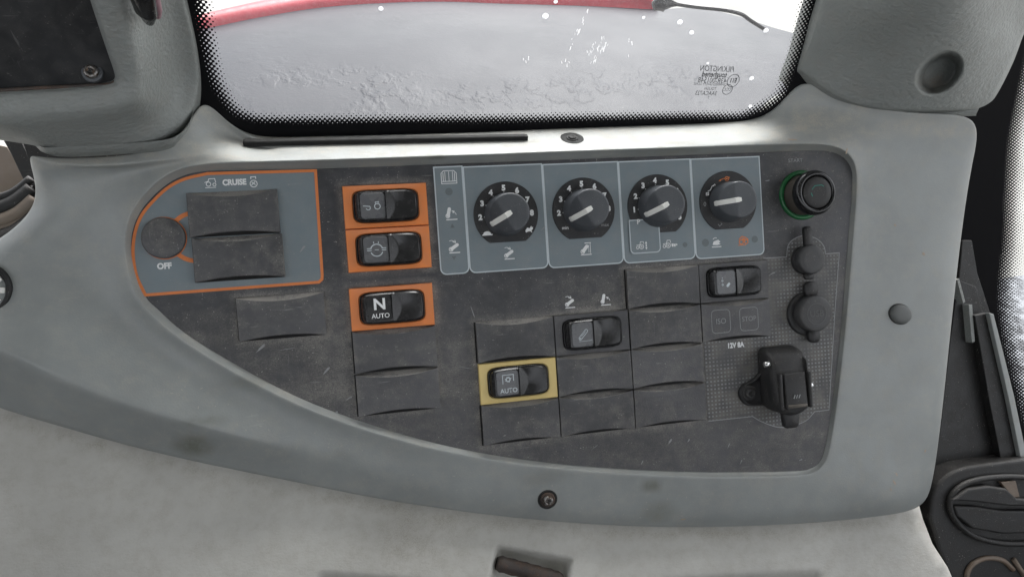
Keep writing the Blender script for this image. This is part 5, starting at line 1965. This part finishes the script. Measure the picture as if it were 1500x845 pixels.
a_ = o.data.attributes.new('edge', 'FLOAT', 'POINT')
a_.data.foreach_set('value', val.astype(np.float32))


def slab(name, pts_px, w, th, mat, parent=None, at=(0, 0, 0), bevel=.0006, smooth=False):
    w = w if callable(w) else (lambda x, y, w=w: w)
    top_ = [P(x, y, w(x, y)) - np.array(at) for x, y in pts_px]
    bot_ = [q_ - np.array((0, 0, th * MM)) for q_ in top_]
    n_ = len(top_)
    # photo outlines run clockwise in panel space or not: sort out below
    area = sum(top_[i][0] * top_[(i + 1) % n_][1] - top_[(i + 1) % n_][0] * top_[i][1] for i in range(n_))
    if area < 0:
        top_.reverse()
        bot_.reverse()
    v_ = top_ + bot_
    f_ = [tuple(range(n_)), tuple(range(2 * n_ - 1, n_ - 1, -1))] + [(i, n_ + i, n_ + (i + 1) % n_, (i + 1) % n_) for i in range(n_)]
    return mesh(name, v_, f_, mat, parent, at=at, smooth=smooth, bevel=bevel)


kp = P(1440, 560, -30)
t = thing('window_strut', 'dark folded metal strut standing between trim and side window', 'strut', kp)
slab('inner_plate', [(1404, 410), (1430, 420), (1450, 500), (1470, 600), (1490, 690), (1490, 760), (1350, 760), (1376, 640), (1392, 500)], -42, 4, 'soot', t, at=kp)
slab('upper_bracket', [(1410, 352), (1424, 352), (1432, 400), (1452, 462), (1425, 470), (1402, 440)], -46, 6, 'soot', t, at=kp)
slab('outer_flange', [(1428, 462), (1450, 458), (1478, 580), (1500, 680), (1530, 800), (1500, 800), (1470, 690), (1450, 590)], -34, 6, 'soot', t, at=kp)
slab('bright_edge', [(1449, 458), (1456, 460), (1486, 580), (1509, 690), (1540, 800), (1530, 800), (1499, 690), (1477, 580)], -30, 4, 'trim', t, at=kp)
slab('thin_fin', [(1402, 410), (1405, 408), (1414, 442), (1411, 444)], -36, 8, 'cover', t, at=kp, bevel=0)
slab('thin_fin', [(1419, 446), (1424, 446), (1428, 500), (1424, 502)], -36, 8, 'cover', t, at=kp, bevel=0)

lp_ = P(1440, 740, -20)
t = thing('door_latch', 'dusty black latch housing with a lever at the lower right corner', 'latch', lp_)
ho = [tuple(q_) for q_ in smooth_line([(1363, 760), (1368, 722), (1384, 700), (1410, 686), (1450, 679), (1520, 670)], 4)] + [(1600, 665), (1600, 930), (1430, 930), (1398, 860), (1376, 806)]
slab('housing', ho, -24, 20, 'soot', t, at=lp_, bevel=.0025)
# raised oval rim round the lever recess
rim = [P(x_, y_, -22) - lp_ for x_, y_ in smooth_line([(1520, 700), (1470, 698), (1425, 704), (1400, 718), (1391, 738), (1400, 762), (1425, 784), (1465, 795), (1520, 796)], 5)]
v, f = tube([tuple(q_) for q_ in rim], .0022, 10)
mesh('recess_rim', v, f, 'soot', t)
slab('lever', [(1396, 733), (1420, 716), (1450, 712), (1475, 716), (1490, 730), (1530, 734), (1530, 742), (1480, 741), (1430, 735)], -17, 8, 'soot', t, at=lp_, bevel=.0015)
slab('lower_lever', [(1398, 741), (1430, 742), (1470, 748), (1530, 748), (1530, 780), (1470, 782), (1425, 774), (1402, 756)], -19, 6, 'soot', t, at=lp_, bevel=.0015)
slab('worn_corner', [(1466, 706), (1488, 704), (1494, 728), (1484, 728)], -20, 3, 'brown', t, at=lp_, bevel=.0004)
ca_ = [P(x_, y_, -23.2) - lp_ for x_, y_ in smooth_line([(1420, 860), (1416, 842), (1424, 826), (1444, 817), (1468, 820), (1484, 834)], 5)]
v, f = tube([tuple(q_) for q_ in ca_], .0020, 8)
mesh('raised_letter', v, f, 'brown', t)
ca_ = [P(x_, y_, -23.2) - lp_ for x_, y_ in ((1484, 818), (1500, 842), (1512, 860))]
v, f = tube([tuple(q_) for q_ in ca_], .0020, 8)
mesh('raised_letter', v, f, 'brown', t)

# ------------------------------------------------------------------ left edge: door pillar, gaiter, round vent
lpz = P(20, 230, -60)
o = slab('door_pillar', [(-14, 172), (8, 172), (30, 205), (58, 262), (60, 290), (40, 276), (16, 226)], -58, 10, 'soot', None, at=lpz)
tag(o, 'black slanting door pillar glimpsed at the far left', 'door pillar')
o = slab('gap_shade_sheet', [(24, 182), (70, 196), (200, 200), (262, 176), (300, 140), (306, 180), (270, 236), (60, 262), (40, 230)], -24, 8, 'soot', None, at=P(50, 220, -24))  # black sheet added as the shade in the gap under the neck
tag(o, 'added black sheet shading the gap under the neck of the monitor housing', 'shade sheet')
sp2 = P(10, 300, -40)
t = thing('rubber_gaiter', 'ribbed dusty rubber gaiter at the far left edge', 'gaiter', sp2)
for nm_, mt_, r_, pts_ in (('sill_edge', 'soot', .0026, ((-60, 305), (-10, 292), (20, 282), (46, 262))),
                           ('fold', 'soot', .0046, ((-60, 322), (-10, 308), (22, 296), (48, 276))),
                           ('fold', 'tan', .0046, ((-60, 340), (-10, 326), (25, 313), (52, 290))),
                           ('fold', 'tan', .0030, ((-60, 352), (-10, 338), (28, 326), (56, 302))),
                           ('dark_fold', 'soot', .0065, ((-60, 368), (-10, 354), (28, 342), (62, 316)))):
    q_ = [P(x_, y_, -44) - sp2 for x_, y_ in smooth_line(pts_, 5)]
    v, f = tube([tuple(a) for a in q_], r_, 12)
    mesh(nm_, v, f, mt_, t)
o = slab('dusty_panel', [(-60, 200), (10, 215), (42, 262), (10, 285), (-60, 300)], -90, 4, 'tan', None, at=P(0, 250, -90))
tag(o, 'tan dusty panel seen past the slanting pillar at far left', 'panel')

loc, nrm = hit(bvh_trim, -10, 425)
t = thing('round_vent', 'round dark air vent cut by the left edge of the photo', 'vent', mat4=frame_at(Vector(tuple(P(-28, 424, 5))), Vector((0.1, 0, 1)).normalized()))
v, f = loft([circ(.0150, -.008), circ(.0150, .0020), circ(.0140, .0032), circ(.0125, .0026), circ(.0118, -.002)])
mesh('ring', v, f, 'soot', t)
v, f = loft([circ(.0118, -.002), circ(.001, -.002)], cap1=True)
mesh('back_plate', v, f, 'black', t)
for k_ in range(10):
    a = 2 * math.pi * k_ / 10 + .2
    v, f = loft([rrect(.0022, .0016, .0006, -.0015, 3, .0095, 0), rrect(.0022, .0016, .0006, .0016, 3, .0095, 0)], cap1=True)
    v, f = moved((v, f), rot=a)
    mesh('vane', v, f, 'pointer', t, smooth=False)
